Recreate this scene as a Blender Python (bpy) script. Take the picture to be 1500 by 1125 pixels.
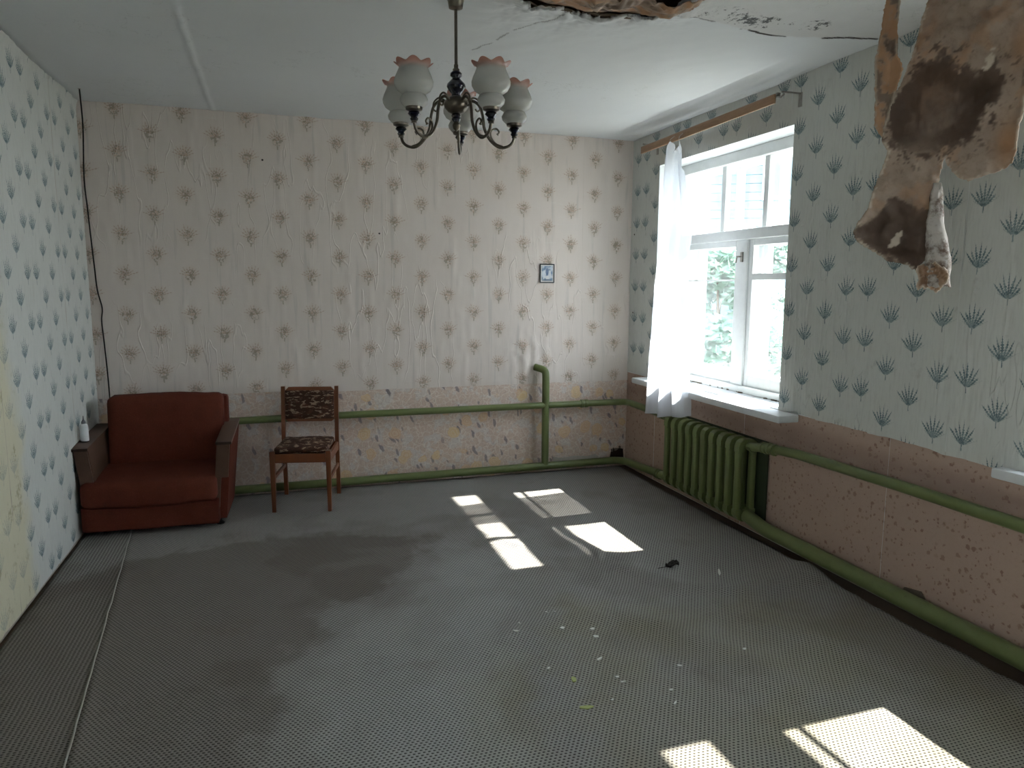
import bpy, bmesh, math, random
from math import pi, sin, cos, radians, exp, hypot, atan2
from mathutils import Vector, Matrix, noise
random.seed(7); noise.seed_set(7)
for o in list(bpy.data.objects): bpy.data.objects.remove(o)
SC = bpy.context.scene; COL = SC.collection

# ---------------------------------------------------------------- camera
FPX = 1059.27
cam_d = bpy.data.cameras.new('camera'); cam = bpy.data.objects.new('camera', cam_d); COL.objects.link(cam)
F = Vector((0.306546, 0.942044, -0.136319)); R = Vector((0.95112, -0.30878, 0.004973)); U = Vector((0.037408, 0.131181, 0.990652))
m = Matrix((R, U, -F)).transposed().to_4x4(); m.translation = (0, 0, 1.5); cam.matrix_world = m
cam_d.sensor_width = 36; cam_d.lens = FPX/1500*36; cam_d.clip_start = 0.05; cam_d.clip_end = 300
SC.camera = cam
# ---------------------------------------------------------------- world, sun, exposure
SC.view_settings.view_transform = 'Standard'; SC.view_settings.look = 'None'
SC.view_settings.gamma = 1; SC.view_settings.use_curve_mapping = False
SC.view_settings.exposure = 1.47
SKY = 5.2; SUN = 13.0
SC.cycles.transparent_max_bounces = 24; SC.cycles.max_bounces = 14; SC.cycles.diffuse_bounces = 7
w = bpy.data.worlds.new('sky'); SC.world = w; w.use_nodes = True
nt = w.node_tree; nt.nodes.clear()
wo = nt.nodes.new('ShaderNodeOutputWorld'); bg = nt.nodes.new('ShaderNodeBackground')
tc = nt.nodes.new('ShaderNodeTexCoord'); sp = nt.nodes.new('ShaderNodeSeparateXYZ'); cr = nt.nodes.new('ShaderNodeValToRGB')
nt.links.new(tc.outputs['Generated'], sp.inputs[0]); nt.links.new(sp.outputs[2], cr.inputs[0]); nt.links.new(cr.outputs[0], bg.inputs[0]); nt.links.new(bg.outputs[0], wo.inputs[0])
cr.color_ramp.elements[0].position = 0.0; cr.color_ramp.elements[0].color = (.92, .965, 1.0, 1)
cr.color_ramp.elements[1].position = 0.9; cr.color_ramp.elements[1].color = (.74, .86, 1.0, 1)
bg.inputs[1].default_value = SKY
sd = bpy.data.lights.new('sun', 'SUN'); sun = bpy.data.objects.new('sun', sd); COL.objects.link(sun)
sd.energy = SUN; sd.angle = radians(0.6); sd.color = (1.0, .95, .86)
sun.location = (12, 4, 14)
sun.rotation_euler = Vector((1.0, 0.02, 1.14)).to_track_quat('Z', 'Y').to_euler()

XL, XR, YB, H, YF = -1.1535, 2.7508, 5.3608, 2.6428, -1.4

# ---------------------------------------------------------------- material helper: a little expression language over nodes
class Mat:
    def __init__(s, name):
        s.m = bpy.data.materials.new(name); s.m.use_nodes = True; s.nt = s.m.node_tree; s.nt.nodes.clear()
        s.out = s.new('ShaderNodeOutputMaterial')
    def new(s, t): return s.nt.nodes.new(t)
    def math(s, op, *a, clamp=False):
        n = s.new('ShaderNodeMath'); n.operation = op; n.use_clamp = clamp
        for i, x in enumerate(a): s.put(n.inputs[i], x)
        return E(s, n.outputs[0])
    def put(s, inp, x):
        if isinstance(x, E): s.nt.links.new(x.s, inp)
        elif isinstance(x, (tuple, list)): inp.default_value = tuple(x) + ((1,) if len(x) == 3 and len(inp.default_value) == 4 else ())
        else: inp.default_value = x
    def tex(s, kind='Object'):
        n = s.new('ShaderNodeTexCoord'); return E(s, n.outputs[kind])
    def attr(s, name, out='Color'):
        n = s.new('ShaderNodeAttribute'); n.attribute_name = name; return E(s, n.outputs[out])
    def xyz(s, v):
        n = s.new('ShaderNodeSeparateXYZ'); s.put(n.inputs[0], v); return [E(s, n.outputs[i]) for i in range(3)]
    def vec(s, x, y, z=0.0):
        n = s.new('ShaderNodeCombineXYZ')
        for i, q in enumerate((x, y, z)): s.put(n.inputs[i], q)
        return E(s, n.outputs[0])
    def scale(s, v, sc):
        n = s.new('ShaderNodeVectorMath'); n.operation = 'MULTIPLY'; s.put(n.inputs[0], v); s.put(n.inputs[1], sc); return E(s, n.outputs[0])
    def vadd(s, v, q):
        n = s.new('ShaderNodeVectorMath'); n.operation = 'ADD'; s.put(n.inputs[0], v); s.put(n.inputs[1], q); return E(s, n.outputs[0])
    def noise(s, v, sc=5, det=3, rough=.5, color=False):
        n = s.new('ShaderNodeTexNoise'); s.put(n.inputs['Vector'], v); n.inputs['Scale'].default_value = sc
        n.inputs['Detail'].default_value = det; n.inputs['Roughness'].default_value = rough
        return E(s, n.outputs['Color' if color else 'Fac'])
    def vor(s, v, sc=5, out='Distance', feature='F1', rand=1.0):
        n = s.new('ShaderNodeTexVoronoi'); n.feature = feature; s.put(n.inputs['Vector'], v); n.inputs['Scale'].default_value = sc
        n.inputs['Randomness'].default_value = rand; return E(s, n.outputs[out])
    def mix(s, f, a, b, mode='MIX'):
        n = s.new('ShaderNodeMix'); n.data_type = 'RGBA'; n.blend_type = mode
        s.put(n.inputs[0], f); s.put(n.inputs[6], a); s.put(n.inputs[7], b); return E(s, n.outputs[2])
    def ss(s, x, a, b):
        n = s.new('ShaderNodeMapRange'); n.interpolation_type = 'SMOOTHSTEP'
        s.put(n.inputs[0], x); n.inputs[1].default_value = a; n.inputs[2].default_value = b; n.inputs[3].default_value = 0; n.inputs[4].default_value = 1
        return E(s, n.outputs[0])
    def bump(s, h, strength=.3, dist=.01):
        n = s.new('ShaderNodeBump'); n.inputs['Strength'].default_value = strength; n.inputs['Distance'].default_value = dist
        s.put(n.inputs['Height'], h); return E(s, n.outputs[0])
    def pbr(s, col, rough=.8, metal=0.0, normal=None, spec=.3, sheen=0.0, coat=0.0):
        n = s.new('ShaderNodeBsdfPrincipled'); s.put(n.inputs['Base Color'], col); s.put(n.inputs['Roughness'], rough); s.put(n.inputs['Metallic'], metal)
        n.inputs['Specular IOR Level'].default_value = spec; n.inputs['Sheen Weight'].default_value = sheen; n.inputs['Coat Weight'].default_value = coat
        if normal is not None: s.put(n.inputs['Normal'], normal)
        s.nt.links.new(n.outputs[0], s.out.inputs[0]); return s.m
class E:
    def __init__(s, m, k): s.m = m; s.s = k
    def __add__(s, o): return s.m.math('ADD', s, o)
    __radd__ = __add__
    def __sub__(s, o): return s.m.math('SUBTRACT', s, o)
    def __rsub__(s, o): return s.m.math('SUBTRACT', o, s)
    def __mul__(s, o): return s.m.math('MULTIPLY', s, o)
    __rmul__ = __mul__
    def __truediv__(s, o): return s.m.math('DIVIDE', s, o)
    def abs(s): return s.m.math('ABSOLUTE', s)
    def fract(s): return s.m.math('FRACT', s)
    def floor(s): return s.m.math('FLOOR', s)
    def max(s, o): return s.m.math('MAXIMUM', s, o)
    def min(s, o): return s.m.math('MINIMUM', s, o)
    def sin(s): return s.m.math('SINE', s)
    def sqrt(s): return s.m.math('SQRT', s)

def simple(name, col, rough=.6, metal=0., var=.12, sc=20, bump=.1, spec=.3, sheen=0., coat=0., stretch=(1, 1, 1), bd=.003):
    M = Mat(name); o = M.scale(M.tex(), stretch); n = M.noise(o, sc, 4, .6)
    c2 = tuple(max(0, c*(1-2*var)) for c in col); c3 = tuple(min(1, c*(1+var)) for c in col)
    c = M.mix(n, c2, c3)
    return M.pbr(c, rough, metal, M.bump(n, bump, bd) if bump else None, spec, sheen, coat)

# ---------------------------------------------------------------- wallpapers
def sprig_mask(M, x, y, jit):
    """fan of feathery stems growing from a base point, metres"""
    yy = y + .052; r = (x*x + yy*yy).sqrt()
    th = M.math('ARCTAN2', x, yy)
    th = th + (jit-.5)*.30 + (r-.05)*x*14.0
    D = .27
    tt = th/D + .5; cell = tt.floor()
    d = ((tt.fract() - .5).abs())*D*r
    leafl = ((r*560.0 + cell*2.1).sin())*.0020 + (M.noise(M.vec(x, y, cell), 190, 2)-.5)*.007 + .0042
    tip = M.ss(r, .118, .05)
    wid = leafl*tip + .0006
    msk = M.ss(d/wid, 1.15, .65)
    lim = M.ss(th.abs(), 1.1, .9)
    rmax = (1.0 - th.abs()*.36 + ((cell*2.7).sin())*.12)*.115
    top = M.ss(r/rmax, 1.05, .85)
    stem = M.ss(x.abs(), .0035, .001)*M.ss((y+.058).abs(), .018, .012)
    return (msk*lim*top*M.ss(r, .004, .012)).max(stem)

def wrinkle(M, p, yz):
    """thin raised vertical creases of badly hung paper"""
    x, y, z = M.xyz(p)
    v = M.vec(x*5.0, y*5.0, z*1.1)
    a = M.noise(v, 1.6, 2, .5)
    line = M.ss((a-.5).abs(), .012, .0)
    b = M.noise(p, 1.1, 2); return line*M.ss(b, .44, .56)

def paper_sprig():
    M = Mat('sprig_wallpaper'); p = M.tex(); uv = M.tex('UV'); u, v, _ = M.xyz(uv)
    cu = u.floor(); par = M.math('MODULO', cu+100.0, 2.0)
    vv = v + par*.5; 
    lx = (u.fract()-.5)*.1425; ly = (vv.fract()-.5)*.247
    jn = M.noise(p, 60, 2); jit = M.noise(M.vec(cu, vv.floor(), 0.), 3.1, 0)
    lx = lx + (jn-.5)*.006; ly = ly + (M.noise(p, 47, 2)-.5)*.006
    msk = sprig_mask(M, lx, ly, jit)
    n1 = M.noise(p, 2.2, 4, .6); n2 = M.noise(M.scale(p, (90, 90, 12)), 1, 3, .7)
    x, y, z = M.xyz(p)
    base = M.mix(n1, (.54, .56, .535), (.64, .655, .625))
    base = M.mix(M.ss(n2, .45, .75)*.5, base, (.48, .49, .47))
    # yellowish noise-edged zone low on the left wall next to the camera
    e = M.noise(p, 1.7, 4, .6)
    yellow_zone = M.ss(y + (e-.5)*.5 + z*.12, 3.98, 3.82)*M.ss(x, 0.5, 0.3)*M.ss(z+(e-.5)*1.0, 1.9, 1.0)
    base = M.mix(yellow_zone*.75, base, (.62, .58, .40))
    msk = msk*(1.0-yellow_zone*.65)
    col = M.mix(msk*.75, base, (.135, .215, .24))
    col = M.mix(msk*M.ss(jn, .45, .58)*.6, col, (.06, .11, .135))
    fl = M.ss(M.noise(p, 9, 5, .7), .56, .66)*yellow_zone
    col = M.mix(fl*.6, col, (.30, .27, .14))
    # grime toward the bottom hem
    g = M.ss(M.noise(p, 6, 5, .7), .62, .75)*.35
    col = M.mix(g, col, (.30, .30, .28))
    wr = wrinkle(M, p, 0)
    h = wr*1.0 + n2*.12 + n1*1.0
    return M.pbr(col, .75, 0, M.bump(h, .5, .006), .2)

def paper_bouquet():
    M = Mat('bouquet_wallpaper'); p = M.tex(); uv = M.tex('UV'); u, v, _ = M.xyz(uv)
    cu = u.floor(); par = M.math('MODULO', cu+100.0, 2.0)
    vv = v + par*.5
    jn = M.noise(p, 45, 2); j2 = M.noise(p, 38, 2)
    lx = (u.fract()-.5)*.1975 + (jn-.5)*.012; ly = (vv.fract()-.5)*.262 + (j2-.5)*.012
    r = (lx*lx + ly*ly).sqrt()
    # posy: cluster of small flower heads
    q = M.vec(lx, ly, cu*3.7 + vv.floor()*1.3)
    vd = M.vor(q, 62); vc = M.vor(q, 62, 'Color'); vr, vg, vb = M.xyz(vc)
    ell = ((lx*lx)/(.033*.033) + ((ly+.006)*(ly+.006))/(.042*.042)).sqrt()
    clus = M.ss(ell + (jn-.5)*.9, 1.1, .8)
    heads = M.ss(vd, .5, .3)*M.ss(vr, .25, .35)*clus
    # sprays fanning out left, right and up
    yy = ly + .012; rr = (lx*lx + yy*yy).sqrt(); th = M.math('ARCTAN2', lx, yy); D = .31
    tt = th/D+.5
    d = ((tt.fract()-.5).abs())*D*rr
    dots = ((rr*330.0+tt.floor()*1.9).sin())*.0017+.0022
    lim = M.ss(th.abs(), 1.55, 1.25)
    rl = M.noise(M.vec(tt.floor()*1.7, cu*2.3, vv.floor()*1.9), 2.0, 0)*.06+.040
    spr = M.ss(d/(dots+.0004), 1.25, .6)*M.ss(rr/rl, 1.08, .85)*lim
    tail = M.ss(lx.abs(), .006, .002)*M.ss((ly+.055).abs(), .016, .010)
    n1 = M.noise(p, 1.6, 4, .6); n2 = M.noise(M.scale(p, (70, 70, 10)), 1, 3, .7)
    base = M.mix(n1, (.61, .545, .50), (.70, .635, .59))
    x, y, z = M.xyz(p)
    lines = M.ss(M.noise(M.scale(p, (26, 26, 1.6)), 1, 3, .6), .57, .70)
    base = M.mix(lines*.38, base, (.44, .42, .395))
    base = M.mix(M.ss(M.noise(M.scale(p, (4, 4, 60)), 1, 3, .7), .62, .75)*.3, base, (.70, .68, .64))
    halo = M.ss(ell, 2.0, 1.0)*.22
    col = M.mix(halo, base, (.50, .41, .33))
    col = M.mix(spr*.55, col, (.42, .28, .20))
    col = M.mix(heads*.75, col, M.mix(vg, (.62, .47, .36), (.25, .17, .12)))
    col = M.mix(clus*M.ss(vd, .52, .62)*.6, col, (.22, .19, .13))
    col = M.mix(tail*.6, col, (.24, .22, .15))
    col = M.mix(M.ss(M.noise(p, .9, 3), .62, .72)*.15, col, (.50, .42, .34))
    wr = wrinkle(M, p, 0)
    return M.pbr(col, .75, 0, M.bump(wr*1.0 + n2*.1 + n1*1.2, .5, .006), .2)

def paper_roses():
    M = Mat('rose_wallpaper'); p = M.tex(); dn = M.noise(p, 9, 3, .6, True)
    q = M.vadd(p, M.scale(dn, (.07, .0, .07))); x, y, z = M.xyz(q); q = M.vec(x, z, 0.)
    base = M.mix(M.noise(p, 7, 4, .65), (.56, .41, .335), (.64, .53, .455))
    base = M.mix(M.ss(M.noise(p, 13, 3), .53, .60)*.6, base, (.60, .58, .57))
    # petal outlines
    ed = M.vor(q, 24, 'Distance', 'DISTANCE_TO_EDGE')
    col = M.mix(M.ss(ed, .07, .02)*.55, base, (.74, .68, .62))
    ed2 = M.vor(M.vadd(q, (3.1, 1.2, 0)), 36, 'Distance', 'DISTANCE_TO_EDGE')
    col = M.mix(M.ss(ed2, .05, .01)*.45, col, (.42, .31, .27))
    # leaves, greyish violet
    ql = M.scale(M.vec(x+z*.35+1.7, z-x*.25+.4, 0.), (1.9, .75, 1)); lc = M.xyz(M.vor(ql, 15, 'Color'))[0]; ld = M.vor(ql, 15)
    leaf = M.ss(ld, .42, .30)*M.ss(lc, .72, .76)
    col = M.mix(leaf*.85, col, M.mix(M.noise(p, 70, 1), (.16, .13, .15), (.36, .31, .31)))
    # yellow rose heads with ringed petals
    d = M.vor(q, 7.0); c = M.xyz(M.vor(q, 7.0, 'Color'))
    head = M.ss(d + (M.noise(p, 40, 2)-.5)*.12, .36, .29)*M.ss(c[1], .34, .38)
    rings = ((d*60.0 + M.noise(p, 30, 2)*9.0).sin())*.5+.5
    rose = M.mix(rings*.5, M.mix(c[0], (.68, .49, .25), (.62, .40, .27)), (.72, .60, .42))
    col = M.mix(head*.85, col, rose)
    # printed outlines here and there, worn grime
    dk = M.ss(M.noise(p, 28, 3, .7), .63, .70)
    col = M.mix(dk*.35, col, (.25, .19, .20))
    _, _, zz = M.xyz(p)
    g = M.ss(M.noise(p, 5, 5, .7)*.5 + (.30-zz)*.9, .42, .60)*.35
    col = M.mix(g, col, (.33, .24, .19))
    return M.pbr(col, .8, 0, M.bump(M.noise(p, 14, 4)+wrinkle(M, p, 0)*.5, .35, .004), .2)

def paper_speckle():
    M = Mat('speckled_wallpaper'); p = M.tex(); x, y, z = M.xyz(p)
    base = M.mix(M.noise(p, 3, 4, .6), (.41, .295, .24), (.48, .36, .295))
    q = M.vadd(M.vec(y, z, 0.), M.scale(M.noise(p, 20, 3, .6, True), (.02, .02, 0)))
    col = base
    for k, (sc, th) in enumerate(((38, .70), (27, .66), (60, .78))):
        qq = M.vadd(q, (k*3.3, k*1.7, 0))
        d = M.vor(qq, sc); c = M.xyz(M.vor(qq, sc, 'Color'))
        s = M.ss(d + (M.noise(p, 110, 2)-.5)*.5, .34, .20)*M.ss(c[0], th, th+.03)
        col = M.mix(s*.7, col, M.mix(c[1], (.20, .10, .08), (.30, .20, .15)))
    gr = M.ss(M.noise(p, 90, 3, .7), .5, .7)*.25
    col = M.mix(gr, col, (.36, .25, .20))
    g = M.ss(M.noise(M.scale(p, (1, 1, 3)), 3, 4, .7)*.5 + (.16-z)*1.5, .36, .56)*.4
    col = M.mix(g, col, (.23, .15, .12))
    band = M.ss((z-.66).abs() + (M.noise(p, 5, 3)-.5)*.12, .09, .0)*.5   # soot line above the hot pipe
    col = M.mix(band, col, (.25, .17, .15))
    return M.pbr(col, .8, 0, M.bump(M.noise(p, 8, 3)+wrinkle(M, p, 0)*.7, .4, .005), .2)

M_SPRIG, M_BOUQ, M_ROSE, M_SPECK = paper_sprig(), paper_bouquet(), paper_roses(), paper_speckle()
M_PLASTER = simple('bare_plaster', (.42, .37, .31), .9, sc=12, bump=.5)

def ceiling_mat():
    M = Mat('whitewashed_ceiling'); p = M.tex(); a = M.attr('stain'); ar, ag, ab = M.xyz(a)
    n = M.noise(p, 1.5, 4, .6); f = M.noise(p, 40, 4, .7)
    col = M.mix(n, (.60, .62, .635), (.68, .70, .71))
    col = M.mix(ar*.55, col, M.mix(M.noise(p, 9, 4), (.50, .48, .46), (.63, .62, .60)))
    spots = M.ss(M.noise(p, 42, 5, .75)*.6 + M.noise(p, 7, 3)*.4 + ag*.10, .60, .66)*M.ss(ag, .02, .25)
    col = M.mix(spots*.85, col, (.035, .04, .045))
    col = M.mix(ab, col, (.03, .025, .02))
    hair = M.ss((M.noise(M.scale(p, (1.6, 1.6, 1)), 1.3, 6, .6)-.5).abs(), .0035, .0)*M.ss(M.noise(p, 1.1, 2), .5, .6)*.35
    col = M.mix(hair, col, (.30, .31, .31))
    h = n*.8 + f*.06 + ar*M.noise(p, 22, 5, .75)*.9
    return M.pbr(col, .9, 0, M.bump(h, .5, .01), .15)
M_CEIL = ceiling_mat()

def carpet_mat(name, straight=False):
    M = Mat(name); p = M.tex(); x, y, z = M.xyz(p)
    ws = .0035
    wx = x + (M.noise(p, 3, 2)-.5)*.02; wy = y + (M.noise(p, 2.3, 2)-.5)*.02
    px, py = (.0165, .0125)
    row = (wy/py); rf = row.floor(); off = M.math('MODULO', rf+10000.0, 2.0)*(.08 if straight else .5)
    cx = ((wx/px + off).fract()-.5)*px; cy = (row.fract()-.5)*py
    jn = M.noise(p, 260, 2)
    d = ((cx*cx)*1.0 + (cy*cy)*2.3).sqrt() + (jn-.5)*.003
    hole = M.ss(d, .0060, .0030)
    loop = M.ss((cx).abs(), .002, .008)
    a = M.attr('stain'); ar, ag, ab = M.xyz(a)
    n = M.noise(p, 3.5, 5, .65)
    col = M.mix(n, (.27, .262, .25), (.37, .36, .345))
    col = M.mix(loop*.35, col, (.43, .42, .40))
    col = M.mix(jn, col, (.22, .215, .20))
    col = M.mix(ar*.72, col, (.135, .115, .097))                 # brown left zone and random brown patches
    col = M.mix(ag*.62, col, (.235, .215, .135))                 # greenish yellow damp stain
    col = M.mix(ab*.45, col, (.42, .43, .42))                    # paler grey middle zone
    col = M.mix(M.ss(M.noise(p, 2.1, 5, .7), .56, .70)*.25, col, (.16, .12, .10))
    col = M.mix(hole*.9, col, (.032, .029, .026))
    h = loop*.4 - hole*1.0 + jn*.35
    return M.pbr(col, .95, 0, M.bump(h, .6, .003), .1, .0)
M_CARPET, M_CARPET2 = carpet_mat('carpet_loops'), carpet_mat('carpet_strip_loops', True)
M_BIND = simple('carpet_edge', (.38, .37, .34), .9, sc=60)

def green_mat():
    M = Mat('green_enamel'); p = M.tex(); n = M.noise(p, 9, 4, .6)
    col = M.mix(n, (.10, .130, .045), (.155, .190, .070))
    col = M.mix(M.ss(M.noise(p, 35, 4, .7), .62, .72)*.4, col, (.07, .075, .03))
    return M.pbr(col, .38, 0, M.bump(M.noise(p, 50, 3), .25, .002), .45)
M_GREEN = green_mat()
M_WHITE = simple('window_white_paint', (.74, .77, .78), .45, sc=18, var=.06, bump=.15)
M_SILL = simple('sill_white_paint', (.70, .73, .75), .4, sc=9, var=.08, bump=.2)
M_REVEAL = simple('reveal_whitewash', (.72, .75, .76), .85, sc=8, var=.05, bump=.3)
M_DIRT = simple('crumbled_putty', (.16, .13, .10), .9, sc=60)
def glass_mat():
    M = Mat('window_glass'); t = M.new('ShaderNodeBsdfTransparent'); g = M.new('ShaderNodeBsdfGlossy'); fr = M.new('ShaderNodeLayerWeight'); fr.inputs[0].default_value = .5
    dd = M.new('ShaderNodeBsdfDiffuse'); dd.inputs[0].default_value = (.8, .85, .88, 1)
    t.inputs[0].default_value = (.985, .99, .99, 1); g.inputs['Roughness'].default_value = .03
    mx = M.new('ShaderNodeMixShader'); M.put(mx.inputs[0], M.math('POWER', E(M, fr.outputs[1]), 4.0)*.8+.04); M.nt.links.new(t.outputs[0], mx.inputs[1]); M.nt.links.new(g.outputs[0], mx.inputs[2])
    m2 = M.new('ShaderNodeMixShader'); dn = M.noise(M.tex(), 4, 5, .7); M.put(m2.inputs[0], M.ss(dn, .4, .8)*.10)
    M.nt.links.new(mx.outputs[0], m2.inputs[1]); M.nt.links.new(dd.outputs[0], m2.inputs[2])
    M.nt.links.new(m2.outputs[0], M.out.inputs[0]); return M.m
M_GLASS = glass_mat()
def sheer_mat():
    M = Mat('sheer_curtain'); p = M.tex()
    d = M.new('ShaderNodeBsdfDiffuse'); d.inputs[0].default_value = (.86, .88, .92, 1)
    t = M.new('ShaderNodeBsdfTranslucent'); t.inputs[0].default_value = (.70, .745, .82, 1)
    tr = M.new('ShaderNodeBsdfTransparent')
    a = M.new('ShaderNodeMixShader'); a.inputs[0].default_value = .55; M.nt.links.new(d.outputs[0], a.inputs[1]); M.nt.links.new(t.outputs[0], a.inputs[2])
    b = M.new('ShaderNodeMixShader'); M.put(b.inputs[0], M.ss(M.noise(M.scale(p, (1, 8, 1)), 4, 3), .2, .9)*.14+.08); M.nt.links.new(a.outputs[0], b.inputs[1]); M.nt.links.new(tr.outputs[0], b.inputs[2])
    M.nt.links.new(b.outputs[0], M.out.inputs[0]); return M.m
M_SHEER = sheer_mat()

# ---------------------------------------------------------------- mesh builder
class B:
    def __init__(s): s.bm = bmesh.new(); s.uv = None
    def box(s, c, sz, rot=None, bev=0., seg=2, taper=None):
        r = bmesh.ops.create_cube(s.bm, size=1); vs = r['verts']
        for v in vs:
            v.co = Vector((v.co.x*sz[0], v.co.y*sz[1], v.co.z*sz[2]))
            if taper and v.co.z < 0: v.co.x *= taper; v.co.y *= taper
        if bev:
            es = list({e for v in vs for e in v.link_edges})
            rb = bmesh.ops.bevel(s.bm, geom=es, offset=bev, segments=seg, profile=.5, affect='EDGES')
            vs = list({v for f in rb['faces'] for v in f.verts} | {v for v in vs if v.is_valid})
        M = (rot.to_4x4() if rot is not None else Matrix()); M.translation = Vector(c)
        for v in vs: v.co = M @ v.co
        return s
    def boxp(s, a, b, bev=0., seg=1):
        return s.box([(a[i]+b[i])/2 for i in range(3)], [abs(b[i]-a[i]) for i in range(3)], bev=bev, seg=seg)
    def tube(s, pts, r, n=10, cap=True):
        pts = [Vector(q) for q in pts]; rad = r if isinstance(r, (list, tuple)) else [r]*len(pts)
        rings = []; up = None
        for i, q in enumerate(pts):
            t = (pts[min(i+1, len(pts)-1)]-pts[max(i-1, 0)]).normalized()
            if up is None: up = Vector((0, 0, 1)) if abs(t.z) < .9 else Vector((1, 0, 0))
            a = t.cross(up)
            if a.length < 1e-5: a = t.orthogonal()
            a.normalize(); b = a.cross(t).normalized(); up = b
            rings.append([s.bm.verts.new(q+(a*cos(2*pi*k/n)+b*sin(2*pi*k/n))*rad[i]) for k in range(n)])
        for i in range(len(rings)-1):
            for k in range(n): s.bm.faces.new((rings[i][k], rings[i][(k+1) % n], rings[i+1][(k+1) % n], rings[i+1][k]))
        if cap:
            s.bm.faces.new(rings[0]); s.bm.faces.new(rings[-1])
        return s
    def lathe(s, prof, c=(0, 0, 0), n=24, ruffle=None, axis=None):
        """prof: (radius, z) pairs"""
        c = Vector(c); rings = []; Rm = axis.to_track_quat('Z', 'Y').to_matrix() if axis is not None else Matrix.Identity(3)
        for j, (r, z) in enumerate(prof):
            ring = []
            for k in range(n):
                a = 2*pi*k/n; rr, zz = r, z
                if ruffle: rr, zz = ruffle(j, a, r, z)
                ring.append(s.bm.verts.new(c + Rm @ Vector((rr*cos(a), rr*sin(a), zz))))
            rings.append(ring)
        for i in range(len(rings)-1):
            for k in range(n): s.bm.faces.new((rings[i][k], rings[i][(k+1) % n], rings[i+1][(k+1) % n], rings[i+1][k]))
        if not ruffle:
            if prof[0][0] > 1e-4: s.bm.faces.new(rings[0])
            if prof[-1][0] > 1e-4: s.bm.faces.new(rings[-1])
        return s
    def prism(s, poly, a, b, axis='y'):
        """extrude 2D polygon (list of 2-tuples) between a and b along axis"""
        def P(u, v, w): return {'y': (u, w, v), 'x': (w, u, v), 'z': (u, v, w)}[axis]
        A = [s.bm.verts.new(P(u, v, a)) for u, v in poly]; Bv = [s.bm.verts.new(P(u, v, b)) for u, v in poly]
        s.bm.faces.new(A); s.bm.faces.new(Bv); n = len(poly)
        for i in range(n): s.bm.faces.new((A[i], A[(i+1) % n], Bv[(i+1) % n], Bv[i]))
        return s
    def bevel(s, w, seg=2):
        es = [e for e in s.bm.edges if len(e.link_faces) == 2 and e.calc_face_angle(0) > .6]
        bmesh.ops.bevel(s.bm, geom=es, offset=w, segments=seg, profile=.5, affect='EDGES'); return s
    def build(s, name, mat, parent=None, off=None, smooth=True, ang=38):
        bmesh.ops.recalc_face_normals(s.bm, faces=s.bm.faces)
        if off is not None:
            for v in s.bm.verts: v.co -= Vector(off)
        me = bpy.data.meshes.new(name)
        for e in s.bm.edges:
            if len(e.link_faces) != 2 or e.calc_face_angle(0) > radians(ang): e.smooth = False
        for f in s.bm.faces: f.smooth = smooth
        s.bm.to_mesh(me); s.bm.free()
        mats = mat if isinstance(mat, list) else [mat]
        for q in mats: me.materials.append(q)
        o = bpy.data.objects.new(name, me); COL.objects.link(o)
        if parent: o.parent = parent
        return o

def grid_obj(name, nu, nv, fn, mat, parent=None, uvf=None, attrf=None, skip=None, solid=0., smooth=True):
    """fn(i/nu, j/nv) -> point"""
    vs = []; uvs = []; cols = []; fs = []
    for j in range(nv+1):
        for i in range(nu+1):
            u, v = i/nu, j/nv; q = fn(u, v); vs.append(tuple(q))
            if uvf: uvs.append(uvf(u, v, q))
            if attrf: cols.append(attrf(q))
    for j in range(nv):
        for i in range(nu):
            a = j*(nu+1)+i; f = (a, a+1, a+nu+2, a+nu+1)
            if skip and skip([sum(vs[k][c] for k in f)/4 for c in range(3)]): continue
            fs.append(f)
    me = bpy.data.meshes.new(name); me.from_pydata(vs, [], fs); me.materials.append(mat)
    if uvf:
        l = me.uv_layers.new(name='UVMap'); idx = [0]*len(me.loops); me.loops.foreach_get('vertex_index', idx)
        l.data.foreach_set('uv', [c for k in idx for c in uvs[k]])
    if attrf:
        at = me.color_attributes.new('stain', 'FLOAT_COLOR', 'POINT'); at.data.foreach_set('color', [c for q in cols for c in (*q, 1.)])
    if smooth: me.polygons.foreach_set('use_smooth', [True]*len(me.polygons))
    me.update()
    o = bpy.data.objects.new(name, me); COL.objects.link(o)
    if parent: o.parent = parent
    if solid:
        md = o.modifiers.new('thickness', 'SOLIDIFY'); md.thickness = solid; md.offset = 0
    return o
def thing(name, label, cat, loc=(0, 0, 0), rz=0., group=None):
    o = bpy.data.objects.new(name, None); COL.objects.link(o); o.location = loc; o.rotation_euler = (0, 0, rz); o.empty_display_size = .05
    o['label'] = label; o['category'] = cat
    if group: o['group'] = group
    return o
def tag(o, label, cat, group=None):
    o['label'] = label; o['category'] = cat
    if group: o['group'] = group
    return o
def struct(o): o['kind'] = 'structure'; return o
def copy_tree(o, parent=None):
    c = o.copy(); COL.objects.link(c); c.parent = parent
    for ch in list(o.children): copy_tree(ch, c)
    return c
def fbm(x, y, z=0., o=4):
    return noise.fractal(Vector((x, y, z)), .55, 2.0, o)
def sst(x, a, b):
    t = max(0., min(1., (x-a)/(b-a))); return t*t*(3-2*t)
def pip(x, y, P):
    c = False; j = len(P)-1
    for i in range(len(P)):
        if (P[i][1] > y) != (P[j][1] > y) and x < (P[j][0]-P[i][0])*(y-P[i][1])/(P[j][1]-P[i][1])+P[i][0]: c = not c
        j = i
    return c
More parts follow.
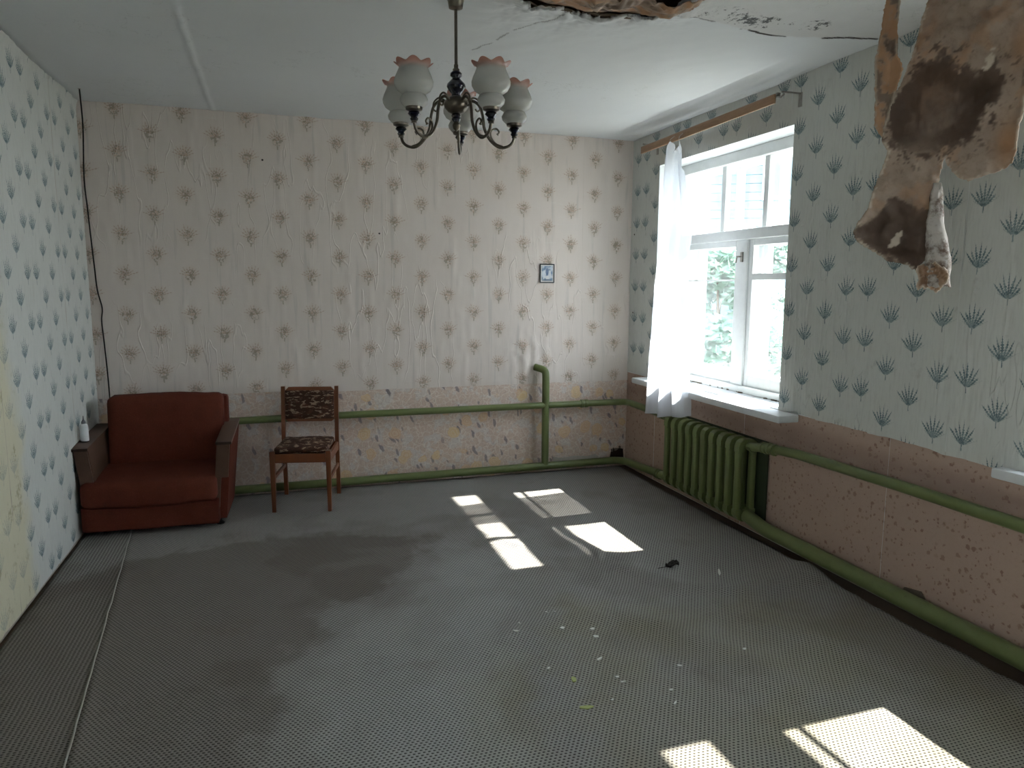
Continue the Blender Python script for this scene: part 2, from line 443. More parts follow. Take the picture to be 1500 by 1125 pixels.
def dseg(x, y, P, closed=True):
    best = 1e9; n = len(P)
    for i in range(n if closed else n-1):
        ax, ay = P[i]; bx, by = P[(i+1) % n]; dx, dy = bx-ax, by-ay; L = dx*dx+dy*dy
        t = max(0, min(1, ((x-ax)*dx+(y-ay)*dy)/L)) if L else 0
        best = min(best, hypot(x-ax-t*dx, y-ay-t*dy))
    return best
def sdf(x, y, P): d = dseg(x, y, P); return -d if pip(x, y, P) else d

# ================================================================ SETTING
WT = .42     # outer wall thickness
W1 = (3.45, 4.93, .79, 2.38); W2 = (.50, 1.985, .79, 2.38); W3 = (-1.32, -.35, .79, 2.38)   # window openings (y0, y1, z0, z1)
# floor boards slab
struct(B().boxp((XL-.1, YF-.1, -.12), (XR+WT, YB+.15, -.004)).build('floor', simple('floor_boards', (.10, .07, .05), .7, sc=14)))
# --- right wall: masonry around the openings, plastered reveals
b = B(); ys = sorted({YF-.1, YB+.15, *[q for W in (W1, W2) for q in W[:2]]})
for a, c in zip(ys[:-1], ys[1:]):
    hole = any(abs(a-W[0]) < 1e-6 for W in (W1, W2))
    if hole: b.boxp((XR, a, -.1), (XR+WT, c, .79)); b.boxp((XR, a, 2.38), (XR+WT, c, H+.15))
    else: b.boxp((XR, a, -.1), (XR+WT, c, H+.15))
wr_ = struct(b.build('wall_right', M_REVEAL, smooth=False))
wb_ = struct(B().boxp((XL-.12, YB, -.1), (XR, YB+.14, H+.15)).build('wall_back', M_PLASTER, smooth=False))
wf_ = struct(B().boxp((XL-.3, YF-.14, -.1), (XR, YF, H+.15)).build('wall_front', M_REVEAL, smooth=False))
# unseen window added in the left wall to brighten right wall and hanging sheets
b = B(); FX0, FX1 = -1.28, -.32; YA = YF+.002+.56*2
b.boxp((XL-.3, YF, -.1), (XL, FX0, H+.15)); b.boxp((XL-.3, FX1, -.1), (XL, YA, H+.15)); b.boxp((XL-.3, FX0, -.1), (XL, FX1, .8)); b.boxp((XL-.3, FX0, 2.38), (XL, FX1, H+.15)); b.boxp((XL-.12, YA, -.1), (XL, YB, H+.15))
wl_ = struct(b.build('wall_left', M_PLASTER, smooth=False))
b = B(); xm = (FX0+FX1)/2
for a_, c_ in (((FX0, .8), (FX0+.06, 2.38)), ((FX1-.06, .8), (FX1, 2.38)), ((FX0, .8), (FX1, .87)), ((FX0, 2.31), (FX1, 2.38)), ((xm-.05, .87), (xm+.05, 2.31)), ((FX0, 1.80), (FX1, 1.86))): b.boxp((XL-.20, a_[0], a_[1]), (XL-.14, c_[0], c_[1]), .003)
fill_win = struct(b.build('added_fill_window', M_WHITE))
B().boxp((XL-.172, FX0+.05, .86), (XL-.168, FX1-.05, 2.32)).build('pane', M_GLASS, fill_win)

# --- wallpaper drops, each strip a sheet of its own
def strip(parent, axis, a0, a1, z0, z1, mat, ncol, phase, zoff, period, seed=0, nrm=.004, hole=None, wob=.0):
    """axis 'y': strip on the back wall (a = x); 'l' / 'r': left / right wall (a = y)"""
    nu = max(2, int((a1-a0)/.05)); nv = max(2, int((z1-z0)/.05))
    sgn = {'y': (0, -1), 'l': (1, 0), 'r': (-1, 0)}[axis]
    def fn(u, v):
        a = a0+(a1-a0)*u; zz0 = z0 + (fbm(a*3, seed, 3.)*wob)
        z = zz0+(z1-zz0)*v
        e = nrm + .0015*fbm(a*4, z*1.5, seed*1.7) + .001*(seed % 2)
        if axis == 'y': return (a, YB-e, z)
        return ((XL+e) if axis == 'l' else (XR-e), a, z)
    def uvf(u, v, q): return (u*ncol + phase, (q[2]-zoff)/period)
    sk = None
    if hole: sk = lambda c: hole[0] < c[1] < hole[1] and hole[2] < c[2] < hole[3]
    return grid_obj('wallpaper_strip', nu, nv, fn, mat, parent, uvf, skip=sk)
# back wall, upper bouquets: two flower columns per .395 m; columns centred at .05+.395k (row at 2.47) and .245+.395k (row at 2.34)
x = XL; k = 0; bounds = [XL]
while True:
    nx = -.048 + .79*math.floor((bounds[-1]+.048)/.79+1.0001)
    if nx > XR-.05: bounds.append(XR); break
    bounds.append(nx)
for i in range(len(bounds)-1):
    a0, a1 = bounds[i], bounds[i+1]
    c0 = (a0+.048)/.1975; c1 = (a1+.048)/.1975
    nu = (c1-c0)
    def uvp(u, v, q, c0=c0, nu=nu): return (c0+u*nu+100, (q[2]-(2.47-.131))/.262+50)
    def fnp(u, v, a0=a0, a1=a1, i=i):
        a = a0+(a1-a0)*u; zz = .722 + .004*fbm(a*3, 1.) + (.012 if a < .35 else 0); z = zz+(H-zz)*v
        e = .005+.0012*(i % 2)+.0015*fbm(a*4, z*1.6, i)
        g = exp(-((a-1.93)/.16)**2-((z-.93)/.16)**2); e += g*(.012+.016*fbm(a*22, z*9, 7.))        # paper puckered round the pipe
        if z > .74: e += .006*max(0, fbm(a*9, z*1.3, 5.)-.25)
        return (a, YB-e, z)
    grid_obj('wallpaper_strip', max(4, int((a1-a0)/.016)), 90, fnp, M_BOUQ, wb_, uvp)
bx = [XL, -.62, -.09, .44, .97, 1.50, 2.03, 2.44, XR]
for i in range(len(bx)-1): strip(wb_, 'y', bx[i]+.0008, bx[i+1], 0.0, .735 if bx[i] > .3 else .745, M_ROSE, 1, 0, 0, 1, i, .0022)
# right wall upper sprigs: four columns per .57 m strip
E0 = 2.91
CREASE = [(3.40, .95, 1.75), (3.34, 1.05, 1.55), (3.24, .85, 1.5), (3.14, 1.0, 1.9), (3.06, .88, 1.45), (2.96, 1.1, 1.72), (2.80, .9, 1.3), (2.40, .95, 1.7), (2.27, 1.0, 1.62), (2.13, 1.0, 1.85)]
def right_upper(i):
    a0, a1 = E0+.57*i, E0+.57*(i+1); flip = i % 2
    A0, A1 = max(a0, YF), min(a1, YB-.004)
    zt = 1.50-.1235
    def uvp(u, v, q): 
        return ((q[1]-a0)/.1425 + 100 + (0 if flip == 0 else 1), (q[2]-zt)/.247 + 50)
    def fnp(u, v):
        a = A0+(A1-A0)*u; zz = .79 + .01*fbm(a*2.2, 4.) - .015*sst(a, 3.3, 2.0); z = zz+(H-zz)*v
        # trim to window edge lines: snap columns nearest to the jambs
        e = .004+.0012*(i % 2)+.002*fbm(a*4, z*1.6, i+20)
        e += .006*max(0, fbm(a*10, z*1.2, 9.)-.1)*sst(z, 2.2, 1.6)
        for k, (yc_, za, zb) in enumerate(CREASE):
            if abs(a-yc_) < .05: e += .0055*exp(-((a-yc_-.010*sin(z*8+k*2)-.004*fbm(z*6, k))/.0055)**2)*sst(z, za, za+.08)*sst(z, zb, zb-.1)
        return (XR-e, a, z)
    n = max(3, int((A1-A0)/.014)); cuts = []
    return a0, a1, A0, A1, uvp, fnp, n
def sub_sheet(parent, axis_fn, uvp, A0, A1, Z0, Z1, a0, zz, mat, name='wallpaper_strip'):
    pass
for i in range(-8, 5):
    a0, a1, A0, A1, uvp, fnp, n = right_upper(i)
    if A1-A0 < .02: continue
    # cut the strip at jambs so that paper edges follow the opening exactly
    segs = [(A0, A1)]; pts = sorted({A0, A1, *[q for W in (W1, W2) for q in W[:2] if A0 < q < A1]})
    verts = []; faces = []; uvs = []
    for s0, s1 in zip(pts[:-1], pts[1:]):
        mid = (s0+s1)/2; over = any(W[0] < mid < W[1] for W in (W1, W2))
        nn = max(2, int((s1-s0)/(.004 if 1.95 < mid < 3.45 else .016))); nv = 18 if over else 100; base = len(verts)
        for jj in range(nv+1):
            for ii in range(nn+1):
                a = s0+(s1-s0)*ii/nn
                p0 = fnp((a-A0)/(A1-A0), 0.); zlo = 2.38 if over else p0[2]
                z = zlo+(H-zlo)*jj/nv
                p1 = fnp((a-A0)/(A1-A0), (z-p0[2])/(H-p0[2]))
                verts.append(p1); uvs.append(uvp(0, 0, p1))
        for jj in range(nv):
            for ii in range(nn):
                q = base+jj*(nn+1)+ii; faces.append((q, q+1, q+nn+2, q+nn+1))
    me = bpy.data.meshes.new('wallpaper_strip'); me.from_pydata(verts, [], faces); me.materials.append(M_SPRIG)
    l = me.uv_layers.new(name='UVMap'); idx = [0]*len(me.loops); me.loops.foreach_get('vertex_index', idx); l.data.foreach_set('uv', [c for q in idx for c in uvs[q]])
    me.polygons.foreach_set('use_smooth', [True]*len(me.polygons))
    o = bpy.data.objects.new('wallpaper_strip', me); COL.objects.link(o); o.parent = wr_
bd = [YF+.002]+[YF+.002+.56*k+.12 for k in range(1, 12) if YF+.56*k+.12 < YB-.1]+[YB-.004]
for i in range(len(bd)-1): strip(wr_, 'r', bd[i], bd[i+1]-.0004, 0.0, .788, M_SPECK, 1, 0, 0, 1, i, .0022+.0012*(i % 2))
# left wall sprigs
yy = YA; i = 0
while yy < YB-.01:
    y2 = min(yy+.56, YB-.004)
    def uvl(u, v, q, y0=yy, f=i % 2): return ((q[1]-y0)/.14+100+f, (q[2]-.2)/.247+50)
    def fnl(u, v, y0=yy, y1=y2, i=i):
        a = y0+(y1-y0)*u; z0 = .012+.008*fbm(a*6, 2., 1.); z = z0+(H+.004-z0)*v
        e = .004+.0012*(i % 2)+.002*fbm(a*4, z*1.6, i+40)+.02*max(0, (z-2.58)/.06)**2*(.6+fbm(a*3, 0, 3.))
        return (XL+e, a, z)
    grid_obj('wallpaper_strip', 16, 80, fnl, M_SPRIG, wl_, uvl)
    yy = y2; i += 1

# broken corner hole at the floor: dark patch paints its inner shade, plaster crumbs
b = B(); P_ = [(2.60, .055), (2.615, .13), (2.64, .15), (2.66, .135), (2.69, .15), (2.722, .14), (2.728, .06)]
b.prism(P_, YB-.0105, YB-.004, 'y'); b.build('wall_hole_shade', simple('hole_shade_dark', (.035, .022, .016), 1., sc=60, bump=1., bd=.01), wb_, smooth=False)
b = B()
for k in range(16):
    a = random.random(); q = P_[int(a*6.99)]; b.box((q[0]+random.uniform(-.012, .012), YB-.012, q[1]+random.uniform(-.012, .012)), (random.uniform(.006, .018),)*3, Matrix.Rotation(random.random()*3, 3, 'Y'), .001, 1)
o = b.build('plaster_crumbs', M_DIRT, wb_, smooth=False); o['kind'] = 'stuff'
# torn white hem of the rose paper by the riser
b = B(); pp = [(2.09, .075), (2.10, .115), (2.17, .10), (2.28, .112), (2.40, .10), (2.47, .115), (2.5, .09), (2.49, .07)]
b.prism(pp, YB-.009, YB-.0055, 'y'); b.build('torn_paper_edge', simple('torn_white_paper', (.50, .47, .43), .9, sc=40, bump=.4), wb_, smooth=False)
b = B(); b.prism([(2.60, .86), (2.61, .05), (2.45, .06), (2.42, .75)][:0] or [(2.375, .098), (2.50, .086), (2.49, .11), (2.40, .125)], XR-.012, XR-.005, 'x'); b.build('torn_paper_edge', M_DIRT, wr_, smooth=False)
b = B()
for q in ((.73, 1.86), (-.05, 2.33)): b.lathe([(0, -.004), (.006, -.002), (.007, 0), (0, .004)], (q[0], YB-.009, q[1]), 8, axis=Vector((0, -1, 0)))
for q in ((5.28, 1.28), (5.29, 1.9)): b.lathe([(0, -.004), (.006, -.002), (.007, 0), (0, .004)], (XR-.009, q[0], q[1]), 8, axis=Vector((-1, 0, 0)))
b.build('nail_heads', simple('rusty_nail', (.05, .04, .035), .7), wb_)

# --- ceiling: sagging sheets with a broken opening
HOLE = [(.92, 2.80), (1.041, 2.953), (1.16, 2.94), (1.28, 2.975), (1.422, 2.949), (1.52, 2.86), (1.61, 2.70), (1.74, 2.30), (2.30, 1.98), (2.66, 1.84), (2.62, 1.48), (2.1, 1.30), (1.5, 1.45), (1.05, 2.0)]
TEAR = [(1.52, 2.86), (1.61, 2.80), (1.80, 2.86), (2.0, 2.905), (2.236, 2.915), (2.45, 2.86), (2.663, 2.81), (2.75, 2.78)]
DARKTEAR = [(2.04, 2.903), (2.12, 2.915), (2.236, 2.915)], [(2.42, 2.87), (2.53, 2.835), (2.663, 2.81)]
CRK = [(1.20, 2.96), (1.15, 3.10), (1.06, 3.25), (1.03, 3.42), (.96, 3.60)]
def ceil_z(x, y):
    z = H + .006*fbm(x*1.2, y*1.2, 2.)
    # long fold along the window wall
    t = (XR-x)
    fy = sst(y, 3.15, 3.6)*sst(y, 5.25, 4.9)
    e = x-2.585-.02*sin(y*3)
    z -= .030*fy*exp(-(e/(.026 if e < 0 else .06))**2)
    z += .010*fy*exp(-((x-2.50)/.02)**2)
    z -= .012*fy*exp(-((x-2.70+.02*fbm(y*4, 1.))/.018)**2)
    z -= .005*exp(-((x+.35+.012*fbm(y*3, 1.))/.012)**2)*sst(y, 3.2, 3.5)   # sheet joint
    d = sdf(x, y, HOLE); z -= .035*exp(-max(0, d)/.12)*(.6+.8*fbm(x*5, y*5, 4.))
    if x > 1.5: 
        dt = dseg(x, y, TEAR, False); yl = 2.86
        z -= .012*exp(-(dt/.10)**2)
    return z
def ceil_attr(q):
    x, y = q[0], q[1]
    r = g = c = 0.
    if x > 1.3 and 1. < y < 3.3:
        j = .03*fbm(x*7, y*7, 1.)
        yl = None
        for (ax, ay), (bx_, by) in zip(TEAR[:-1], TEAR[1:]):
            if ax <= x <= bx_: yl = ay+(by-ay)*(x-ax)/(bx_-ax)
        if yl is not None: r = sst(y+j*.4, yl+.006, yl-.012)
        g = r*exp(-((x-1.98)/.22)**2-((y-2.80)/.07)**2)*1.2 + r*.3*exp(-((x-2.3)/.25)**2-((y-2.75)/.05)**2)
        for L in DARKTEAR:
            wd = .010 if L[0][0] < 2.3 else .014
            c = max(c, sst(dseg(x, y+j*.25, L, False), wd, wd*.45))
        c = max(c, .8*sst(dseg(x, y+j*.3, TEAR[:5], False), .007, .002)*sst(fbm(x*6, y*6, 8.), -.1, .3))
    dc = dseg(x, y+.03*fbm(x*9, y*9, 5.), CRK, False)
    if dc < .02: c = max(c, .55*sst(dc, .0075, .002)*sst(fbm(x*8, y*8, 2.), -.35, .1))
    h = sdf(x, y, HOLE)
    if abs(h) < .05: c = max(c, .4*exp(-max(h, 0)/.006)); 
    return (r, min(1, g), c)
# finer cells near the damage
def axis_pts(a, b, f0, f1, coarse, fine):
    L = []; x = a
    while x < b-1e-6:
        L.append(x); x += fine if f0-1e-9 <= x < f1 else coarse
    L.append(b); return L
gx = axis_pts(XL+.001, -.45, 9, 9, .05, .05)[:-1] + axis_pts(-.45, -.25, -1, 9, .01, .01)[:-1] + axis_pts(-.25, .9, 9, 9, .05, .05)[:-1] + axis_pts(.9, 1.26, 0, 9, .006, .006)[:-1] + axis_pts(1.26, XR-.001, 0, 2.76, .05, .010); gy = axis_pts(YF, YB-.001, 2.55, 3.68, .05, .0075)
V = []; C = []; Fc = []
for y in gy:
    for x in gx:
        V.append((x, y, ceil_z(x, y))); C.append(ceil_attr((x, y)))
nx_ = len(gx)
for j in range(len(gy)-1):
    for i in range(nx_-1):
        a = j*nx_+i; cx = (gx[i]+gx[i+1])/2; cy = (gy[j]+gy[j+1])/2
        if .85 < cx < 2.72 and 1.2 < cy < 3.05 and sdf(cx, cy, HOLE)+.025*fbm(cx*8, cy*8, 6.) < 0: continue
        Fc.append((a, a+nx_, a+nx_+1, a+1))
me = bpy.data.meshes.new('ceiling'); me.from_pydata(V, [], Fc); me.materials.append(M_CEIL)
at = me.color_attributes.new('stain', 'FLOAT_COLOR', 'POINT'); at.data.foreach_set('color', [c for q in C for c in (*q, 1.)])
me.polygons.foreach_set('use_smooth', [True]*len(me.polygons))
ce = struct(bpy.data.objects.new('ceiling', me)); COL.objects.link(ce)
md = ce.modifiers.new('thickness', 'SOLIDIFY'); md.thickness = .012; md.offset = 1
# attic side: planks, laths, brown underlay torn open
M_WOOD_OLD = simple('old_attic_wood', (.16, .10, .06), .85, sc=10, var=.3, bump=.5, stretch=(6, 1, 6))
for k in range(34):
    B().boxp((XL-.1, YF-.1+.205*k, H+.13), (XR+WT, YF-.1+.205*k+.2049, H+.155), .004).build('attic_plank', M_WOOD_OLD, ce)
    if YF-.1+.205*(k+1) > YB+.1: break
for k in range(4):
    B().box((1.75, 1.55+.36*k, H+.075), (2.1, .035, .03), Matrix.Rotation(.03*(k % 3-1), 3, 'Z'), .003, 1).build('lath', M_WOOD_OLD, ce)

def brown_mat():
    M = Mat('water_stained_paper'); p = M.tex(); a = M.attr('stain'); ar, ag, ab = M.xyz(a)
    n = M.noise(p, 7, 5, .65); f = M.noise(p, 45, 4, .7)
    col = M.mix(n, (.29, .215, .165), (.41, .32, .255))
    col = M.mix(M.ss(f, .45, .7)*.35, col, (.17, .115, .08))
    col = M.mix(M.ss(M.noise(M.vadd(p, (4, 2, 1)), 5, 4, .6), .55, .68)*.45, col, (.42, .22, .11))
    col = M.mix(ar*.93, col, M.mix(M.noise(p, 16, 3), (.050, .028, .018), (.095, .058, .040)))
    col = M.mix(ag*.85, col, M.mix(n, (.36, .17, .08), (.50, .30, .16)))
    col = M.mix(ab*.9, col, (.62, .54, .44))
    return M.pbr(col, .62, 0, M.bump(f*.35+n, .5, .006), .35)
M_BROWN = brown_mat()
# brown underlay curling in the far rim of the hole
def lip(u, v):
    x = 1.02+.62*u; y0 = 2.975-.05*abs(u-.45)-.30*max(0, u-.75)
    y = y0 - .26*v + .02*fbm(x*6, v*3, 3.)
    z = H - .004 - .055*sin(v*2.2)*(.8+.6*fbm(x*4, 2., 1.)) - .03*v*fbm(x*9, v*4, 9.) + .012*(1-v)
    return (x, y, z)
def lipa(q):
    t = fbm(q[0]*7, q[1]*16, 3.); return (sst(t, .15, .4)*.7, sst(-t, .0, .3)*.8, 0.)
o = grid_obj('torn_paper_lining', 60, 24, lip, M_BROWN, ce, attrf=lipa, solid=.003)
b = B(); pth = [(1.0+.65*t/20, 2.972-.05*abs(t/20-.45)-.30*max(0, t/20-.75)+.012*fbm(t*.4, 3.), H-.012+.008*fbm(t*.6, 1.)) for t in range(21)]
b.tube(pth, [.004+.006*random.random() for _ in pth], 6); b.build('torn_rim', M_DIRT, ce)

# --- carpets
RID = [([(1.59, 3.71), (1.72, 3.3), (1.85, 3.02), (2.12, 2.86), (2.45, 2.90), (2.60, 2.98)], .10, .028),
       ([(1.02, 4.55), (1.06, 4.15), (1.28, 3.80)], .035, .010),
       ([(.87, 2.75), (1.21, 2.86), (1.50, 2.80), (1.70, 2.45), (1.8, 2.1)], .10, .014),
       ([(2.0, 2.8), (2.2, 2.3), (2.5, 1.8)], .16, .016)]
BROWNB = [(.86, 4.06), (.64, 3.74), (.44, 3.39), (.14, 3.21), (.19, 3.0), (-.01, 2.88), (-.06, 2.66), (-.03, 2.5), (-.15, 2.37), (-.16, 2.0), (-.1, 1.2), (-1.3, 1.2), (-1.3, 3.9), (-.4, 4.3), (.3, 4.35)]
GREENP = [(1.15, 3.15), (1.45, 3.05), (1.95, 2.85), (2.35, 2.75), (2.62, 2.7), (2.65, .9), (.9, .9), (.85, 1.8), (.95, 2.4)]
GREEN2 = [(.62, 2.6), (.85, 2.72), (1.0, 2.5), (.85, 2.0), (.75, 1.6), (.5, 1.6), (.5, 2.2)]
PALE = [(.86, 4.0), (.5, 3.3), (.2, 3.1), (.05, 2.7), (.0, 2.3), (.0, 1.4), (.7, 1.4), (.8, 2.2), (.95, 2.9), (1.2, 3.3), (1.2, 3.9)]
def carp_z(x, y):
    z = .009 + .003*fbm(x*1.3, y*1.3, 1.)
    for P_, wd, hh in RID:
        d = dseg(x, y, P_, False)
        if d < wd*3: z += hh*exp(-(d/wd)**2)*(.8+.4*fbm(x*3, y*3, 2.))
    z += .03*exp(-((x-2.58)/.09)**2-((y-2.95)/.16)**2)
    return max(z, .006)
def carp_attr(q):
    x, y = q[0], q[1]; j = .10*fbm(x*3.2, y*3.2, 4.)+.05*fbm(x*9, y*9, 6.)
    br = 0.
    if -1.3 < x < 1. : br = sst(sdf(x, y, BROWNB)+j, .05, -.06)
    br = br*.75 + .35*sst(fbm(x*1.1, y*1.1, 12.), .05, .45)
    gr = sst(sdf(x, y, GREENP)+j, .06, -.22)*.8
    gr = max(gr, .7*sst(sdf(x, y, GREEN2)+j, .05, -.15))
    pal = .8*sst(sdf(x, y, PALE)+j, .04, -.18)
    return (min(1, br), min(1, gr*(.75+.5*fbm(x*2, y*2, 9.))), pal)
def seam_x(y): return -.871+(4.594-y)*.0874
def fc(u, v):
    y = YF+.02+(5.315-YF-.02)*v; x0 = seam_x(y)+.004*fbm(y*5, 1.); xe = 2.66-.035*sst(y, 3.4, 2.6)+.012*fbm(y*4, 7.)
    x = x0+(xe-x0)*u; z = carp_z(x, y)
    if u < .012: z += .001
    return (x, y, z)
o = grid_obj('carpet', 150, 280, fc, M_CARPET, None, attrf=carp_attr, solid=.005)
for md in o.modifiers: md.offset = -1
tag(o, 'wide grey-beige dotted loop-pile carpet, stained and rippled, covering most of the floor', 'carpet')
b = B(); b.tube([(seam_x(y)+.004*fbm(y*5, 1.), y, carp_z(seam_x(y), y)+.0015) for y in [YF+.02+k*(5.30-YF)/60 for k in range(61)]], .0035, 6); b.build('bound_edge', M_BIND, o)
def fs(u, v):
    y = YF+.02+(5.315-YF-.02)*v; x0 = XL+.022+.010*fbm(y*6, 3.)+.006*fbm(y*25, 3.); x1 = seam_x(y)+.02
    return (x0+(x1-x0)*u, y, .0045+.001*fbm(y*3, u*2))
o = grid_obj('carpet', 16, 200, fs, M_CARPET2, None, attrf=carp_attr, solid=.003)
tag(o, 'narrow straight-rowed grey carpet strip filling the gap along the left wall', 'carpet')

# ================================================================ WINDOWS
def make_window(name, W, sill_x=2.615):
    y0, y1, z0, z1 = W
    root = bpy.data.objects.new(name, None); COL.objects.link(root); root.location = (XR, y0, z0); root['kind'] = 'structure'; root.empty_display_size = .1
    off = (XR, y0, z0)
    g = 2.985
    def fr(nm, a, b, bev=.004, mat=M_WHITE, par=root): return B().boxp(a, b, bev).build(nm, mat, par, off)
    xi, xo = g-.035, g+.035
    fr('frame_jamb', (xi-.02, y0, z0), (xo+.14, y0+.05, z1)); fr('frame_jamb', (xi-.02, y1-.05, z0), (xo+.14, y1, z1))
    fr('frame_head', (xi-.02, y0+.05, z1-.07), (xo+.14, y1-.05, z1)); fr('frame_sill_rail', (xi-.02, y0+.05, z0), (xo+.14, y1-.05, z0+.045))
    fr('transom_rail', (xi-.018, y0+.05, 1.80), (xo+.12, y1-.05, 1.868))
    L3 = (y1-y0-.10)/3; yc = y0+.70
    for layer, gx_ in ((0, g), (1, g+.115)):
        for k in (1, 2): fr('transom_bar', (gx_-.02, y0+.05+L3*k-.024, 1.868), (gx_+.022, y0+.05+L3*k+.024, z1-.07))
        fr('mullion', (gx_-.035, yc-.055, z0+.045), (gx_+.03, yc+.055, 1.80))
        # casement frames either side
        for (a, c, sd_) in ((y0+.05, yc-.055, 'r'), (yc+.055, y1-.05, 'l')):
            s = bpy.data.objects.new('casement_sash', None); 
            bb = B(); bb.boxp((gx_-.022, a, z0+.045), (gx_+.022, a+.04, 1.80), .003); bb.boxp((gx_-.022, c-.04, z0+.045), (gx_+.022, c, 1.80), .003)
            bb.boxp((gx_-.022, a+.04, z0+.045), (gx_+.022, c-.04, z0+.12), .003); bb.boxp((gx_-.022, a+.04, 1.76), (gx_+.022, c-.04, 1.80), .003)
            so = bb.build('casement_sash', M_WHITE, root, off)
            if sd_ == 'r':
                if layer == 0: B().boxp((gx_-.024, a+.04, 1.538), (gx_+.022, c-.04, 1.578), .003).build('glazing_bar', M_WHITE, so, off)
                B().boxp((gx_-.003, a+.04, z0+.12), (gx_+.001, c-.04, 1.538)).build('pane', M_GLASS, so, off)
                B().boxp((gx_-.003, a+.04, 1.578 if layer == 0 else 1.54), (gx_+.001, c-.04, 1.76)).build('pane', M_GLASS, so, off)
            else:
                if layer == 0: B().boxp((gx_-.012, a+.04, 1.530), (gx_+.012, c-.04, 1.541), .002).build('glazing_bar', M_WHITE, so, off)
                B().boxp((gx_-.003, a+.04, z0+.12), (gx_+.001, c-.04, 1.53)).build('pane', M_GLASS, so, off)
                B().boxp((gx_-.003, a+.04, 1.541), (gx_+.001, c-.04, 1.76)).build('pane', M_GLASS, so, off)
        for k in range(3): B().boxp((gx_-.002, y0+.05+L3*k+(.024 if k else 0), 1.868), (gx_+.002, y0+.05+L3*(k+1)-(.024 if k < 2 else 0), z1-.07)).build('pane', M_GLASS, root, off)
    # turn-latch on the mullion
    bb = B(); bb.boxp((g-.045, yc-.012, 1.655), (g-.035, yc+.012, 1.72), .002); bb.tube([(g-.045, yc, 1.69), (g-.075, yc, 1.69), (g-.08, yc+.006, 1.65)], .006, 8); bb.build('window_latch', M_STEEL, root, off)
    # sill board with a worn rounded nose
    bb = B(); bb.boxp((sill_x, y0-.17, z0-.045), (2.97, y1+.10, z0-.003), .008, 2); bb.build('window_sill', M_SILL, root, off)
    bb = B()
    for k in range(46):
        a = random.uniform(y0+.05, y1-.1); bb.box((2.935+random.uniform(-.012, .02), a, z0+.004), (random.uniform(.004, .018), random.uniform(.01, .05), random.uniform(.003, .009)), Matrix.Rotation(random.random(), 3, 'Z'), .001, 1)
    oo = bb.build('flaked_paint', M_DIRT, root, off); oo['kind'] = 'stuff'
    return root
def steel(name, col, r=.3): return simple(name, col, r, 1., var=.2, sc=30, bump=.05)
M_STEEL = steel('tarnished_steel', (.42, .40, .37), .35)
make_window('window_1', W1); make_window('window_2', W2, 2.69)

# ================================================================ RADIATOR AND PIPES
RX, RY0, NSEC, PITCH = 2.655, 3.56, 10, .0925
rad = thing('radiator', 'ten-section green cast iron radiator under the window', 'radiator', (RX, RY0, .085))
def section():
    b = B(); w2 = .026
    # front and rear columns with flattened faces, joined by rounded top and bottom heads
    for xx, ww in ((-.050, .034), (.048, .034)):
        b.box((xx, 0, .25), (ww+.004, .040, .40), None, .011, 3)
    def head(z0, z1, up):
        P_ = []
        xs = .068
        if up: P_ = [(-xs, z0), (-xs, z1-.045), (-xs+.012, z1-.018), (-xs+.035, z1-.003), (0, z1), (xs-.035, z1-.003), (xs-.012, z1-.018), (xs, z1-.045), (xs, z0), (.03, z0), (.018, z0+.012), (-.018, z0+.012), (-.03, z0)]
        else: P_ = [(-xs, z1), (-xs, z0+.04), (-xs+.02, z0+.012), (-.02, z0), (.02, z0), (xs-.02, z0+.012), (xs, z0+.04), (xs, z1), (.03, z1), (.018, z1-.012), (-.018, z1-.012), (-.03, z1)]
        b.prism(P_, -.024, .024, 'y')
    head(.43, .508, True); head(0.0, .075, False)
    b2 = B(); b2.bm.free(); 
    b.bevel(.006, 2)
    b.tube([(0, -.0465, .465), (0, .0465, .465)], .024, 14); b.tube([(0, -.0465, .042), (0, .0465, .042)], .024, 14)
    return b
s0 = section().build('radiator_section', M_GREEN, rad, ang=30); s0.location = (0, PITCH/2, 0)
for k in range(1, NSEC):
    c = s0.copy(); COL.objects.link(c); c.parent = rad; c.location = (0, PITCH*(k+.5), 0)
B().tube([(0, -.02, .465), (0, .0, .465)], .030, 6).build('end_plug', M_GREEN, rad)
B().tube([(0, -.02, .042), (0, .0, .042)], .030, 6).build('end_plug', M_GREEN, rad)
for yb_ in (.22, .70): B().boxp((.055, yb_, .455), (.078, yb_+.02, .48), .003).build('wall_bracket', M_GREEN, rad)
b = B(); b.boxp((.0805, -.055, 0.0), (.0885, NSEC*PITCH+.02, .50), .002); b.build('back_board', simple('dark_green_shade', (.035, .05, .025), .7), rad)  # dark sheet put in for the shade behind the sections
def smoothp(P_, n=8, r=.05):
    P_ = [Vector(q) for q in P_]; out = [P_[0]]
    for i in range(1, len(P_)-1):
        a = (P_[i-1]-P_[i]); c = (P_[i+1]-P_[i]); ra = min(r, a.length*.45); rc = min(r, c.length*.45)
        p0 = P_[i]+a.normalized()*ra; p2 = P_[i]+c.normalized()*rc
        for t in range(n+1):
            t /= n; out.append(p0*(1-t)**2+P_[i]*2*t*(1-t)+p2*t*t)
    out.append(P_[-1]); return out
YP, XP = 5.285, 2.672
def pipe(label, pts, r, coup=(), loc=None):
    loc = loc or pts[0]; t = thing('heating_pipe', label, 'pipe', loc)
    B().tube(smoothp(pts), r, 16).build('pipe_run', M_GREEN, t, loc)
    for (p, d) in coup:
        p = Vector(p); d = Vector(d).normalized()
        B().lathe([(r+.001, -.03), (r+.007, -.028), (r+.007, -.008), (r+.003, -.004), (r+.003, .004), (r+.007, .008), (r+.007, .028), (r+.001, .03)], p, 12, axis=d).build('coupling', M_GREEN, t, loc)
    return t
XPL = 2.668
